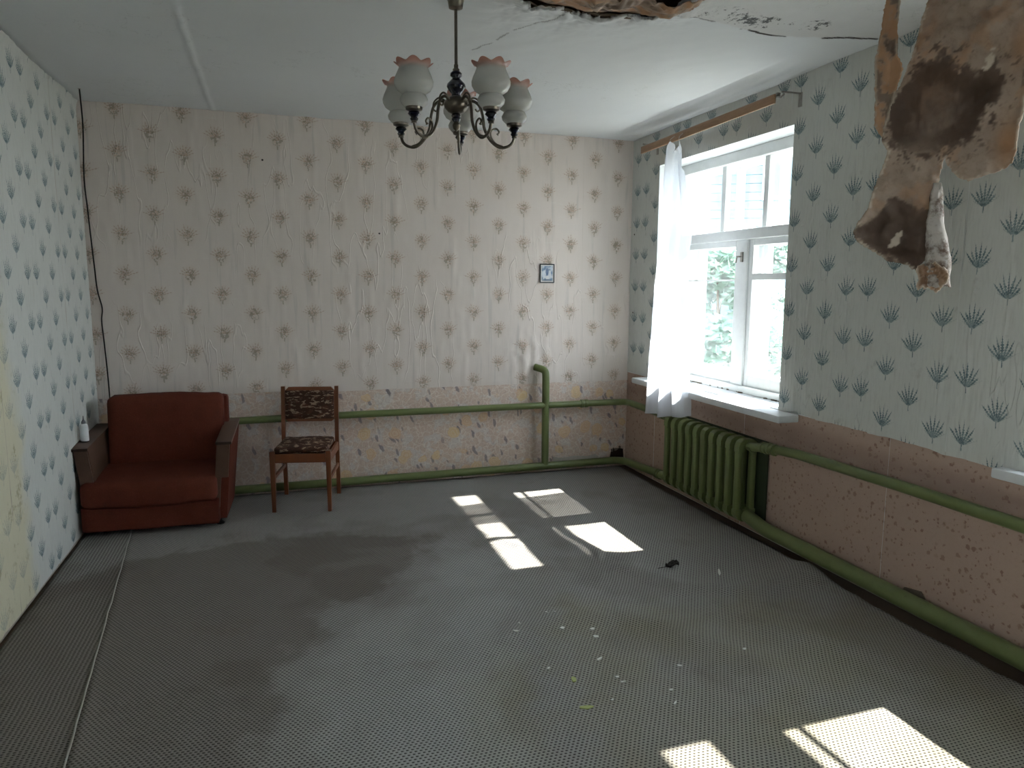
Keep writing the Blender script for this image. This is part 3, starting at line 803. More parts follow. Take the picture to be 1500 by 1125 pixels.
pipe('upper green pipe along the back wall turning the corner to the radiator', [(-1.10, YP, .548), (.40, YP, .556), (2.0, YP, .555), (2.60, YP+.0, .553), (XP, 5.20, .565), (RX+.004, 4.52, .562), (RX, RY0+NSEC*PITCH-.01, .55)], .026,
     [((2.33, YP, .554), (1, 0, 0)), ((RX+.006, 4.62, .562), (0, 1, 0))])
pipe('lower green pipe at the foot of the back wall running to the radiator foot', [(-1.10, YP, .060), (.40, YP, .060), (2.0, YP, .064), (2.62, YP, .066), (XP, 5.20, .075), (RX, 4.56, .118), (RX, RY0+NSEC*PITCH-.01, .127)], .030,
     [((RX+.002, 4.63, .112), (0, 1, -.05))])
pipe('upright green riser pipe that bends into the back wall', [(2.0, YP, .07), (2.0, YP, .79), (1.995, YP+.005, .835), (1.93, YB-.012, .855)], .029, [], (2.0, YP, .03))
pipe('upper green pipe leaving the radiator along the right wall', [(RX, RY0+.01, .550), (RX+.003, 3.40, .577), (2.68, 3.2, .588), (2.675, 2.5, .60), (2.675, 1.9, .598), (2.675, YF+.02, .58)], .027,
     [((RX+.001, 3.43, .572), (0, 1, 0)), ((RX+.001, 3.37, .578), (0, 1, 0))])
pipe('thick lower green pipe along the foot of the right wall', [(RX, RY0+.01, .127), (RX+.003, 3.40, .095), (2.685, 3.1, .082), (2.685, 2.0, .078), (2.685, YF+.02, .075)], .041, [], (RX, RY0, .04))

# ================================================================ CURTAIN AND ROD
M_RODWOOD = simple('varnished_rod_wood', (.33, .20, .12), .5, sc=12, var=.2, stretch=(8, 1, 8))
ZR = 2.497; XRD = 2.62
rod = thing('curtain_rod', 'brown wooden curtain rail with metal track above the window', 'curtain rod', (XRD, 4.2, ZR), 0)
ro = (XRD, 4.2, ZR)
b = B(); b.box((XRD, (3.46+4.98)/2, ZR), (.012, 1.52, .05), Matrix.Rotation(-.012, 3, 'X'), .003, 2); b.build('rail_board', M_RODWOOD, rod, ro)
b = B(); b.box((XRD+.012, (3.45+4.98)/2, ZR+.027), (.022, 1.54, .006), Matrix.Rotation(-.012, 3, 'X'), .001, 1); b.box((XRD+.022, (3.45+4.98)/2, ZR+.020), (.003, 1.54, .016), Matrix.Rotation(-.012, 3, 'X')); b.build('metal_track', M_STEEL, rod, ro)
for yb in (3.41, 4.96):
    b = B(); b.boxp((XRD, yb-.005, ZR+.03), (XR-.004, yb+.005, ZR+.038), .001); b.boxp((XR-.010, yb-.013, ZR-.035), (XR-.004, yb+.013, ZR+.04), .001)
    b.tube([(XRD+.02, yb, ZR+.026), (XRD+.01, yb+.02, ZR+.01), (XRD+.015, yb+.05, ZR+.02)], .005, 6)
    b.build('bracket', M_STEEL, rod, ro)
def cur(u, v):
    # v 0 top, 1 bottom ; u 0 left (far) .. 1 right (near)
    zt = ZR-.030 - (1.1*(.30-u)**1.0 if u < .30 else (.95*(u-.72) if u > .72 else .55*(.21-abs(u-.51))))
    zb = .572 + .10*max(0, u-.45)
    z = zt+(zb-zt)*v
    yt = 4.57-.25*u; ybt = 4.752-.58*u
    k = sst(v, 0., .75); y = yt+(ybt-yt)*(v**.75)
    y -= .05*exp(-((v-.22)/.12)**2)*max(0, u-.6)/.4*.9
    amp = .012+.030*v
    x = 2.585 + amp*sin(u*19+1.2*sin(v*2.5)+.6) + .010*sin(u*41+v*3) + .01*fbm(u*3, v*3, 4.)
    y += .008*sin(u*30+v*4)
    return (min(x, 2.64), y, z+.004*sin(u*33)*v)
o = grid_obj('curtain', 90, 110, cur, M_SHEER); tag(o, 'sheer white curtain hanging gathered at the left side of the window', 'curtain')
b = B(); b.tube([Vector(cur(u/60, 1.0))+Vector((-.001, 0, .006)) for u in range(61)], .003, 5); b.build('bottom_hem', M_SHEER, o)
for uu in (.30, .72):
    q = Vector(cur(uu, 0)); B().tube([q+Vector((0, 0, -.004)), q+Vector((.004, 0, .012)), (XRD+.014, q.y, ZR+.020)], .0022, 6).build('curtain_hook', M_STEEL, o)

# ================================================================ CHANDELIER
CX, CY = .731, 3.0
ch = thing('chandelier', 'five-arm chandelier with ruffled milky glass shades and dark blue glass beads', 'chandelier', (CX, CY, H))
co = (CX, CY, H)
M_BRASS = steel('tarnished_brass', (.17, .15, .12), .28)
M_BLUE = simple('dark_blue_glass', (.003, .004, .018), .06, var=.1, bump=0, spec=.5, coat=.3)
def shade_mat():
    M = Mat('milky_shade_glass'); p = M.tex(); x, y, z = M.xyz(p)
    t = M.ss(z, .132, .166)
    col = M.mix(t, (.66, .66, .63), (.60, .34, .275))
    pr = M.new('ShaderNodeBsdfPrincipled'); M.put(pr.inputs['Base Color'], col); pr.inputs['Roughness'].default_value = .22; pr.inputs['Coat Weight'].default_value = .2
    tl = M.new('ShaderNodeBsdfTranslucent'); M.put(tl.inputs[0], col)
    mx = M.new('ShaderNodeMixShader'); mx.inputs[0].default_value = .42; M.nt.links.new(pr.outputs[0], mx.inputs[1]); M.nt.links.new(tl.outputs[0], mx.inputs[2])
    M.nt.links.new(mx.outputs[0], M.out.inputs[0]); return M.m
M_SHADE = shade_mat()
B().lathe([(.0, 0), (.046, 0), (.046, -.004), (.032, -.02), (.028, -.046), (.012, -.052), (0, -.052)], (0, 0, 0), 24).build('canopy', M_BRASS, ch)
B().tube([(0, 0, -.05), (0, 0, -.27)], .0065, 12).build('rod', M_BRASS, ch)
B().lathe([(0, -.262), (.009, -.262), (.009, -.275), (.014, -.279), (.014, -.287), (.008, -.289), (0, -.289)], (0, 0, 0), 16).build('rod_collar', M_BRASS, ch)
B().lathe([(0, -.286), (.016, -.288), (.024, -.296), (.024, -.306), (.015, -.314), (.022, -.322), (.037, -.338), (.039, -.348), (.030, -.364), (.018, -.376), (.019, -.384), (0, -.386)], (0, 0, 0), 24).build('glass_bulb', M_BLUE, ch, ang=100)
B().lathe([(0, -.384), (.022, -.385), (.034, -.392), (.048, -.404), (.052, -.418), (.047, -.432), (.033, -.446), (.018, -.453), (0, -.454)], (0, 0, 0), 24).build('hub', M_BRASS, ch)
B().lathe([(0, -.45), (.015, -.452), (.021, -.460), (.017, -.468), (.020, -.474), (.012, -.486), (0, -.487)], (0, 0, 0), 20).build('lower_bead', M_BLUE, ch)
B().lathe([(0, -.484), (.010, -.486), (.017, -.498), (.013, -.512), (.004, -.520), (0, -.524)], (0, 0, 0), 20).build('finial', M_BRASS, ch)
RA = .25; TH = atan2(CX, CY)
def bez(P_, n=30):
    out = []
    for i in range(n+1):
        t = i/n; Q = [Vector(q) for q in P_]
        while len(Q) > 1: Q = [Q[k]*(1-t)+Q[k+1]*t for k in range(len(Q)-1)]
        out.append(Q[0])
    return out
def catmull(P_, n=6):
    P_ = [Vector(q) for q in P_]; P2 = [P_[0]*2-P_[1]]+P_+[P_[-1]*2-P_[-2]]; out = []
    for i in range(1, len(P2)-2):
        for k in range(n):
            t = k/n; a, b_, c, d = P2[i-1:i+3]
            out.append(.5*((2*b_)+(c-a)*t+(2*a-5*b_+4*c-d)*t*t+(3*b_-a-3*c+d)*t**3))
    out.append(P_[-1]); return out
AZ = -.508   # cup base height under the ceiling
armp = catmull([(.040, 0, -.408), (.070, 0, -.398), (.098, 0, -.415), (.112, 0, -.455), (.120, 0, -.505), (.145, 0, -.548), (.183, 0, -.574), (.218, 0, -.570), (.241, 0, -.553), (RA, 0, AZ-.022)])
scr = catmull([(.120, 0, -.505), (.100, 0, -.525), (.112, 0, -.550), (.14, 0, -.552)][:0] or [(.200, 0, -.571), (.168, 0, -.560), (.148, 0, -.535), (.150, 0, -.510), (.170, 0, -.500), (.183, 0, -.512), (.176, 0, -.524)])
scr2 = catmull([(.045, 0, -.40), (.075, 0, -.385), (.098, 0, -.40), (.102, 0, -.425), (.09, 0, -.437), (.08, 0, -.428)])
def ruf(j, a, r, z):
    w_ = 1-abs(sin(3.5*a))**1.6; return ((r + RF[j]*(.5-w_))*.93, (z + RF[j]*1.1*(.5-w_))*.94)
prof = [(.020, 0.0), (.040, .006), (.053, .020), (.056, .034), (.048, .048), (.043, .053), (.050, .058), (.068, .070), (.078, .088), (.079, .102), (.073, .120), (.064, .140), (.058, .155), (.059, .163), (.066, .170), (.076, .174)]
RF = [0]*12+[.001, .004, .008, .012]
arm = B().tube(armp, .0062, 10); arm.tube(scr, [.0042]*(len(scr)-4)+[.004, .0045, .006, .006], 8); arm.tube(scr2, .0036, 8)
ps = B(); ps.lathe([(0, AZ-.026), (.012, AZ-.024), (.010, AZ-.016), (0, AZ-.015)], (RA, 0, 0), 16)
bead = B().lathe([(0, AZ-.018), (.013, AZ-.016), (.016, AZ-.009), (.012, AZ-.003), (.018, AZ+.003), (.024, AZ+.009), (.020, AZ+.016), (.012, AZ+.019), (0, AZ+.02)], (RA, 0, 0), 20)
cup = B().lathe([(0, AZ+.018), (.020, AZ+.019), (.032, AZ+.024), (.034, AZ+.042), (.031, AZ+.044), (.028, AZ+.026), (0, AZ+.026)], (RA, 0, 0), 24)
P0 = [arm.build('arm', M_BRASS, ch), ps.build('arm_collar', M_BRASS, None), bead.build('glass_bead', M_BLUE, None), cup.build('shade_cup', M_BRASS, None)]
for q in P0[1:]: q.parent = P0[0]
shb = B().lathe(prof, (0, 0, 0), 84, ruffle=ruf); sh = shb.build('lamp_shade', M_SHADE, ch, ang=80)
md = sh.modifiers.new('thickness', 'SOLIDIFY'); md.thickness = .0022; md.offset = 0
bulb = B().lathe([(0, .0), (.012, .002), (.012, .03), (.014, .04), (.024, .058), (.026, .072), (.018, .088), (0, .095)], (0, 0, 0), 16).build('lamp_bulb', simple('frosted_bulb', (.6, .6, .58), .3, var=.03, bump=0), sh)
first = True
for a in (40, -32, 112, -104, 184):
    # angle measured from the direction towards the room's door side
    v = Vector((-sin(TH+radians(a)), -cos(TH+radians(a)), 0)); rz = atan2(v.y, v.x)
    if first: A, S = P0[0], sh; first = False
    else:
        A = copy_tree(P0[0], ch); S = copy_tree(sh, ch)
    A.rotation_euler = (0, 0, rz); S.location = (v.x*RA, v.y*RA, AZ+.030); S.rotation_euler = (0, 0, rz+.3)

# ================================================================ HANGING BROWN SHEETS
HC = Vector((2.05, 1.78, 0)); TH2 = atan2(2.05, 1.78); HN = Vector((-sin(TH2), -cos(TH2), 0)); HU = Vector((cos(TH2), -sin(TH2), 0))
MAIN = [(-.085, 2.66), (-.13, 2.384), (-.146, 2.3), (-.162, 2.207), (-.183, 2.137), (-.209, 2.074), (-.218, 2.034), (-.224, 1.959), (-.205, 1.928), (-.216, 1.891), (-.235, 1.824), (-.25, 1.748), (-.279, 1.697), (-.285, 1.671), (-.275, 1.644), (-.233, 1.617), (-.183, 1.581), (-.136, 1.572), (-.1, 1.55), (-.097, 1.56), (-.072, 1.60), (-.07, 1.66), (-.062, 1.72), (-.058, 1.80), (-.06, 1.822), (-.053, 1.878), (-.055, 1.915), (-.039, 1.877), (-.007, 1.838), (.022, 1.826), (.063, 1.838), (.103, 1.851), (.129, 1.868), (.135, 1.911), (.137, 1.973), (.144, 2.018), (.14, 2.087), (.158, 2.20), (.185, 2.42), (.23, 2.66)]
D1 = [(-.085, 2.211), (-.032, 2.164), (.088, 2.124), (.085, 2.079), (.06, 2.043), (.035, 2.014), (.038, 1.975), (-.002, 1.951), (-.071, 1.919), (-.115, 1.916), (-.176, 1.934), (-.208, 1.966), (-.215, 2.033), (-.195, 2.089), (-.161, 2.15), (-.12, 2.193)]
D2 = [(-.181, 1.77), (-.134, 1.759), (-.076, 1.74), (-.05, 1.69), (-.05, 1.622), (-.06, 1.58), (-.1, 1.54), (-.144, 1.576), (-.192, 1.598), (-.233, 1.621), (-.276, 1.648), (-.281, 1.666), (-.24, 1.713), (-.21, 1.746)]
STR = [(-.222, 2.66), (-.241, 2.404), (-.248, 2.317), (-.259, 2.204), (-.252, 2.079), (-.249, 2.012), (-.229, 1.976), (-.215, 1.942), (-.205, 1.932), (-.207, 1.958), (-.223, 1.993), (-.212, 2.042), (-.205, 2.074), (-.19, 2.129), (-.179, 2.169), (-.187, 2.194), (-.198, 2.212), (-.206, 2.31), (-.2, 2.398), (-.185, 2.66)]
def sheet(name, poly, dfn, afn, step=.006, parent=None, th=.003, mat=None):
    """cut a crumpled sheet: jittered grid, vertices near the outline are pulled onto it"""
    us = [q[0] for q in poly]; zs = [q[1] for q in poly]; u0, u1, z0, z1 = min(us)-step, max(us)+step, min(zs)-step, max(zs)+step
    nu, nz = int((u1-u0)/step), int((z1-z0)/step); V = {}; vs = []; cs = []; fs = []
    S = [[sdf(u0+i*step, z0+j*step, poly) for i in range(nu+1)] for j in range(nz+1)]
    def vid(i, j):
        if (i, j) in V: return V[(i, j)]
        u, z = u0+i*step, z0+j*step; s = S[j][i]
        if s > -step*.4:    # snap to outline along the gradient
            e = 1e-4; gx_ = (sdf(u+e, z, poly)-s)/e; gz_ = (sdf(u, z+e, poly)-s)/e; rg = .0025*fbm(u*60, z*60, 2.)
            u -= gx_*(s+rg); z -= gz_*(s+rg)
        p = HC+HU*u+HN*dfn(u, z); p.z = z; vs.append(tuple(p)); cs.append(afn(u, z)); V[(i, j)] = len(vs)-1; return V[(i, j)]
    for j in range(nz):
        for i in range(nu):
            if (S[j][i]+S[j][i+1]+S[j+1][i]+S[j+1][i+1])/4 < step*.1: fs.append((vid(i, j), vid(i+1, j), vid(i+1, j+1), vid(i, j+1)))
    o = bpy.data.objects.new(name, None) if False else None
    top = HC.copy(); top.z = H
    me = bpy.data.meshes.new(name); me.from_pydata([tuple(Vector(q)-(top if parent is None else top)) for q in vs], [], fs); me.materials.append(mat or M_BROWN)
    at = me.color_attributes.new('stain', 'FLOAT_COLOR', 'POINT'); at.data.foreach_set('color', [c for q in cs for c in (*q, 1.)])
    me.polygons.foreach_set('use_smooth', [True]*len(me.polygons))
    o = bpy.data.objects.new(name, me); COL.objects.link(o)
    if parent is None: o.location = top
    else: o.parent = parent
    md = o.modifiers.new('thickness', 'SOLIDIFY'); md.thickness = th; md.offset = -1
    return o
def dmain(u, z):
    d = .03*fbm(u*4, z*3, 1.) + .010*fbm(u*14, z*12, 2.) + .003*fbm(u*50, z*45, 3.)
    d += .10*(u+.04)**2/.04*.6                                    # trough-like curl, edges towards the viewer
    s = sdf(u, z, D1); d -= .045*sst(-s, 0., .07)                 # big sagging pocket
    s2 = sdf(u, z, D2); d -= .03*sst(-s2, 0., .05)
    if z > 2.15: d += .03*sst(z, 2.15, 2.35)*sin((u+.1)*16)
    d += .035*exp(-((u-.045)/.05)**2-((z-2.26)/.045)**2)          # lump
    if z < 1.9 and u > -.06: d += 0
    return d
def amain(u, z):
    j = .022*fbm(u*24, z*24, 1.)+.010*fbm(u*70, z*70, 2.)
    s = min(sdf(u, z, D1)+j, sdf(u, z, D2)+j*.7)
    dark = sst(s, .004, -.004)
    inner = sst(-s, .02, .08)
    dark *= (.95-.30*inner*sst(fbm(u*12, z*5, 7.), -.2, .3)) 
    # dark crusted rim and blotches
    rim = exp(-(s/.006)**2)*.85
    bl = sst(fbm(u*38, z*38, 9.), .33, .45)*sst(sdf(u, z, D1), .10, .02)*.9
    dk = max(dark, rim, bl if not pip(u, z, D1) else 0)
    # paler lower-left part of the pocket
    if pip(u, z, D1): dk *= 1-.62*sst(u*.7-z, -2.11, -2.02-.0)*sst(-u, .02, .12)
    org = 0.
    org = max(org, exp(-((u-.115)/.03)**2-((z-1.93)/.07)**2))
    org = max(org, exp(-((u-.13)/.03)**2-((z-2.2)/.06)**2)*.8)
    org = max(org, sst(fbm(u*9, z*7, 5.), .25, .5)*.4)*(1-dark)
    pal = 0.
    e = sdf(u, z, MAIN)
    if e > -.006: pal = .7*sst(fbm(u*20, z*20, 6.), -.2, .2)
    if sdf(u+.0, z, [(-.187, 1.625), (-.16, 1.632), (-.147, 1.682), (-.165, 1.672), (-.18, 1.648)]) < 0: pal = .9; dk = 0
    if hypot(u-.042, (z-2.18)*.8)+j*.8 < .012: pal = .8; dk = 0
    return (dk, org*(1-dk), pal)
hs = sheet('hanging_sheet', MAIN, dmain, amain)
tag(hs, 'large brown water-stained lining sheet torn from the ceiling and hanging down', 'torn sheet')
# rolled white-backed edge at the lower tail
M_ROLL = Mat('rolled_paper_back'); _p = M_ROLL.tex(); _n = M_ROLL.noise(_p, 18, 4, .65)
M_ROLLm = M_ROLL.pbr(M_ROLL.mix(M_ROLL.ss(_n, .42, .62), (.50, .46, .42), (.13, .085, .06)), .7, 0, M_ROLL.bump(_n, .5, .006), .3)
top = HC.copy(); top.z = H
def roll(u, v):
    z = 1.825-.325*v; c = -.062+.020*v-.004*sin(v*6); r = .010+.030*v**.8
    a = radians(-150)+radians(300)*u
    uu = c + r*sin(a) + .004*fbm(u*4, v*6, 1.); dd = dmain(-.06, z)+.012 + r*.8*cos(a)+.004*fbm(u*4, v*6, 5.)
    zz = z + .012*fbm(u*7, v*2, 8.)*v
    p = HC+HU*uu+HN*dd; p.z = zz; return tuple(p-top)
grid_obj('rolled_edge', 30, 50, roll, M_ROLLm, hs, solid=.002)
END = [(-.098, 1.566), (-.080, 1.574), (-.066, 1.566), (-.050, 1.578), (-.030, 1.562), (-.012, 1.552), (-.006, 1.527), (-.016, 1.508), (-.024, 1.501), (-.030, 1.489), (-.042, 1.476), (-.047, 1.490), (-.056, 1.486), (-.061, 1.499), (-.070, 1.490), (-.076, 1.504), (-.090, 1.484), (-.094, 1.506), (-.089, 1.526), (-.097, 1.545)]
def dend(u, z): return dmain(-.06, z)+.050+.018*sin((u+.1)*70+z*30)+.010*fbm(u*60, z*60, 1.)-.02*sst(z, 1.54, 1.59)
def aend(u, z):
    t = fbm(u*60, z*25+u*90, 1.); e = sdf(u, z, END); return (sst(t, -.08, .15)*.85, .55, .7*sst(e, -.005, -.002))
sheet('frayed_end', END, dend, aend, .004, hs)
def dstr(u, z): return .05+.02*fbm(1., z*3, 1.)+.015*sin((u+.2)*60)+.004*fbm(u*40, z*30, 2.)
def astr(u, z):
    t = fbm(u*22, z*14, 3.); return (sst(t, .15, .35)*.6, .9*sst(-t, -.35, .1), .5*sst(z, 2.0, 1.96)+.6*sst(sdf(u, z, STR), -.006, -.002)*sst(t, -.2, .3))
st = sheet('hanging_strip', STR, dstr, astr, .005)
tag(st, 'narrow orange-brown torn strip hanging from the ceiling left of the large sheet', 'torn strip')

# ================================================================ SOFA
M_VELOUR = Mat('rust_velour'); _p = M_VELOUR.tex(); _n = M_VELOUR.noise(_p, 9, 4, .65); _f = M_VELOUR.noise(_p, 160, 3, .7)
_c = M_VELOUR.mix(_n, (.075, .018, .011), (.130, .034, .020)); _c = M_VELOUR.mix(M_VELOUR.ss(_f, .5, .75)*.5, _c, (.17, .052, .032))
_c = M_VELOUR.mix(M_VELOUR.ss(M_VELOUR.noise(_p, 5, 5, .7), .60, .72)*.4, _c, (.05, .016, .012))
M_VEL = M_VELOUR.pbr(_c, .9, 0, M_VELOUR.bump(_f+_n, .4, .004), .15, .0)
def wood(name, a, c, rough=.45, st_=(3, 3, 30)):
    M = Mat(name); p = M.scale(M.tex(), st_); n = M.noise(p, 1.2, 5, .65); n2 = M.noise(M.tex(), 7, 3)
    return M.pbr(M.mix(n2*.4, M.mix(n, a, c), tuple(q*.6 for q in a)), rough, 0, M.bump(n, .15, .002), .35)
M_ARMW = wood('worn_veneer', (.075, .040, .027), (.145, .085, .060), .4, (14, 2, 14))
M_ARMD = simple('dark_veneer_edge', (.04, .022, .015), .5)
SX0, SX1, SYF, SYB = -1.14, -.28, 4.64, 5.20
so = thing('armchair_bed', 'wide rust-red velour armchair with veneered arms in the left corner', 'armchair', ((SX0+SX1)/2, (SYF+SYB)/2, 0), -radians(2.5))
of = tuple(so.location)
def P3(b, name, mat, par=so, **k): return b.build(name, mat, par, of, **k)
AW = .080
def shear(b, sgn):
    for v in b.bm.verts: v.co.x += (v.co.z-.55)*(.095 if sgn else -.095)
for sgn, x0 in ((0, SX0), (1, SX1-AW)):
    x1 = x0+AW
    # upholstered outer side panel tapering to the foot
    b = B(); poly = [(SYF+.05, .055), (SYB-.05, .055), (SYB-.01, .575), (SYF+.015, .535)]
    xa, xb = (x1-.045, x1) if sgn else (x0, x0+.045)
    b.prism(poly, xa, xb, 'x'); b.bevel(.014, 3); shear(b, sgn); side = P3(b, 'arm_side_panel', M_VEL)
    # veneered inner panel and narrow front board
    xa, xb = (x0, x1-.044) if sgn else (x0+.044, x1)
    b = B(); b.prism([(SYF+.035, .30), (SYB-.06, .30), (SYB-.015, .575), (SYF+.012, .535)] if not sgn else [(SYF+.035, .10), (SYB-.06, .10), (SYB-.015, .575), (SYF+.012, .535)], xa, xb, 'x'); b.bevel(.003, 1); shear(b, sgn)
    P3(b, 'arm_inner_panel', M_ARMW)
    b = B(); b.prism([(SYF+.020, .32), (SYF+.034, .32), (SYF+.014, .535), (SYF-.002, .535)], x0+.004, x1-.004, 'x'); shear(b, sgn); P3(b, 'arm_front_board', M_ARMW)
    b = B(); b.prism([(SYF-.014, .533), (SYB-.01, .578), (SYB-.01, .594), (SYF-.014, .549)], x0-.004, x1+.006, 'x'); b.bevel(.003, 2); tp = P3(b, 'arm_top', M_ARMW)
    b = B(); b.prism([(SYF-.018, .533), (SYF-.0135, .533), (SYF-.0135, .549), (SYF-.018, .549)], x0-.004, x1+.006, 'x'); P3(b, 'edge_strip', M_ARMD, tp)
IX0, IX1 = SX0+AW, SX1-AW
def pillow(b, x0, x1, y0, y1, z0, z1, bev, crown=.012, n=14):
    nb = B(); nb.box(((x0+x1)/2, (y0+y1)/2, (z0+z1)/2), (x1-x0, y1-y0, z1-z0)); bmesh.ops.subdivide_edges(nb.bm, edges=nb.bm.edges, cuts=n, use_grid_fill=True)
    return nb
def cushion(x0, x1, y0, y1, z0, z1, r=.03, crown=.012, seed=1., lean=0.):
    b = B(); cx, cy, cz = (x0+x1)/2, (y0+y1)/2, (z0+z1)/2; hx, hy, hz = (x1-x0)/2, (y1-y0)/2, (z1-z0)/2
    b.box((0, 0, 0), (2, 2, 2)); bmesh.ops.subdivide_edges(b.bm, edges=list(b.bm.edges), cuts=22, use_grid_fill=True)
    for v in b.bm.verts:
        p = Vector((v.co.x*hx, v.co.y*hy, v.co.z*hz))
        q = Vector((max(-hx+r, min(hx-r, p.x)), max(-hy+r, min(hy-r, p.y)), max(-hz+r, min(hz-r, p.z))))
        d = p-q
        if d.length > 1e-6: p = q+d.normalized()*r
        fx, fy, fz = (1-(p.x/hx)**2), (1-(p.y/hy)**2), (1-(p.z/hz)**2)
        w_ = .004*fbm(p.x*7+seed, p.y*7, p.z*7)
        if abs(v.co.z) > .99: p.z += (crown*fx*fy*(1 if p.z > 0 else .3)+w_)*(1 if p.z > 0 else -1)
        elif abs(v.co.y) > .99: p.y += (crown*.7*fx*fz+w_)*(1 if p.y > 0 else -1)
        p.y += lean*(p.z+hz)
        v.co = p+Vector((cx, cy, cz))
    return b
P3(cushion(IX0-.060, IX1-.004, SYF-.012, SYB-.05, .038, .20, .018, .002, 3.), 'base', M_VEL)
seatb = cushion(IX0-.055, IX1-.010, SYF-.030, SYB-.10, .185, .335, .035, .018, 5.)
for v in seatb.bm.verts: v.co.z += .05*(v.co.y-SYF)/(SYB-SYF) - .012*sin((v.co.x-IX0)*5)*exp(-((v.co.y-SYF)/.2)**2)
P3(seatb, 'seat_cushion', M_VEL)
bk = cushion(IX0+.020, IX1+.002, SYB-.235, SYB-.115, .30, .785, .035, .014, 8., .11); P3(bk, 'backrest', M_VEL)
P3(cushion(IX0+.01, IX1+.025, SYB-.105, SYB-.03, .28, .765, .02, .002, 9., .02), 'back_frame', M_VEL)
for x_ in (IX0+.05, IX1-.01):
    for y_ in (SYF+.09, SYB-.12): P3(B().lathe([(0, .001), (.024, .001), (.026, .008), (.014, .016), (.010, .025), (.010, .06), (0, .06)], (x_, y_, .011), 16), 'glide_foot', simple('black_metal_foot', (.02, .02, .02), .4, .6))

# bottle on the left arm
bt = thing('squeeze_bottle', 'small white squeeze bottle with grey nozzle on the armchair left arm', 'bottle', (-1.112, 4.80, .5635)); 
B().lathe([(0, 0), (.020, 0), (.023, .003), (.023, .085), (.020, .097), (.012, .103), (.011, .108), (0, .109)], (0, 0, 0), 24).build('bottle_body', simple('cloudy_white_plastic', (.62, .64, .65), .35, var=.03, bump=0), bt)
B().lathe([(0, .106), (.012, .106), (.012, .118), (.007, .124), (.004, .132), (.002, .152), (0, .153)], (0, 0, 0), 18).build('nozzle', simple('grey_plastic_cap', (.16, .17, .18), .4, bump=0), bt)

# ================================================================ CHAIR
M_CHW = wood('orange_brown_varnish', (.14, .040, .016), (.23, .080, .032), .35, (26, 26, 2.5))
def chair_fabric():
    M = Mat('brown_brocade'); p = M.tex(); w_ = M.vadd(p, M.scale(M.noise(p, 14, 3, .6, True), (.05, .05, .03)))
    n = M.noise(M.scale(w_, (22, 22, 75)), 1, 3, .6)
    n2 = M.noise(M.scale(w_, (16, 60, 30)), 1.2, 2, .6)
    a = M.ss(n, .53, .60)
    col = M.mix(a, (.055, .026, .018), (.34, .25, .185)); col = M.mix(M.ss(n2, .55, .62)*.6, col, (.12, .05, .03))
    return M.pbr(col, .85, 0, M.bump(n, .4, .003), .15)
M_CHF = chair_fabric()
CA = -radians(12.5)
chair = thing('dining_chair', 'orange-brown wooden chair with brown patterned seat and back panel', 'chair', (.155, 4.99, .012), CA)
hw, hd = .195, .180
SH = .40
for sx in (-1, 1):
    # front leg, tapered, square section
    b = B(); b.box((sx*(hw-.016), -hd, SH/2), (.034, .036, SH+.01), None, .004, 2, .72); b.build('front_leg', M_CHW, chair)
    # rear leg rises into the back post, leaning back above the seat
    rp = [(-hd*-1+.02, .0), (hd+.0, .38), (hd+.002, .46), (hd+.045, .775)]
    prof2 = [(hd+.030, 0), (hd+.004, .36), (hd+.006, .46), (hd+.040, .775), (hd+.062, .775), (hd+.034, .46), (hd+.034, .36), (hd+.054, 0)]
    b = B(); b.prism(prof2, sx*(hw-.012)-.013, sx*(hw-.012)+.013, 'x'); b.bevel(.004, 2); b.build('rear_leg', M_CHW, chair)
    b = B(); b.boxp((sx*(hw-.012)-.009, -hd+.016, SH-.075), (sx*(hw-.012)+.009, hd+.008, SH-.015), .003); b.build('side_apron', M_CHW, chair)
    b = B(); b.boxp((sx*(hw-.012)-.008, -hd+.012, .205), (sx*(hw-.012)+.008, hd+.020, .232), .003); b.build('side_stretcher', M_CHW, chair)
B().boxp((-hw+.03, -hd-.010, SH-.072), (hw-.03, -hd+.010, SH-.012), .003).build('front_apron', M_CHW, chair)
B().boxp((-hw+.02, hd+.004, SH-.072), (hw-.02, hd+.022, SH-.012), .003).build('rear_apron', M_CHW, chair)
b = cushion(-hw+.026, hw-.026, -hd-.004, hd+.002, SH-.016, SH+.028, .016, .010, 2.); b.build('seat', M_CHF, chair)
# back panel between the posts
def ypl(z): return hd+.018+(z-.46)*(.034/.315)
b = B(); z0, z1 = .535, .765
P_ = [(-hw+.026, .548), (-hw+.045, .53), (hw-.045, .53), (hw-.026, .548), (hw-.026, .745), (hw-.05, .770), (-hw+.05, .770), (-hw+.026, .745)]
b.prism(P_, -.011, .011, 'y')
for v in b.bm.verts: v.co.y += ypl(v.co.z)+.004
b.bevel(.003, 1); b.build('back_board', M_CHW, chair)
b = B(); b.box((0, 0, 0), (2, 2, 2)); bmesh.ops.subdivide_edges(b.bm, edges=list(b.bm.edges), cuts=12, use_grid_fill=True)
for v in b.bm.verts:
    c_ = v.co; fx, fz = 1-c_.x**2, 1-c_.z**2; zz = .648+c_.z*.098
    v.co = Vector((c_.x*(hw-.030), ypl(zz)-.004+(-.012-.010*min(1, fx*4)*min(1, fz*4) if c_.y < 0 else 0), zz))
b.build('back_pad', M_CHF, chair)

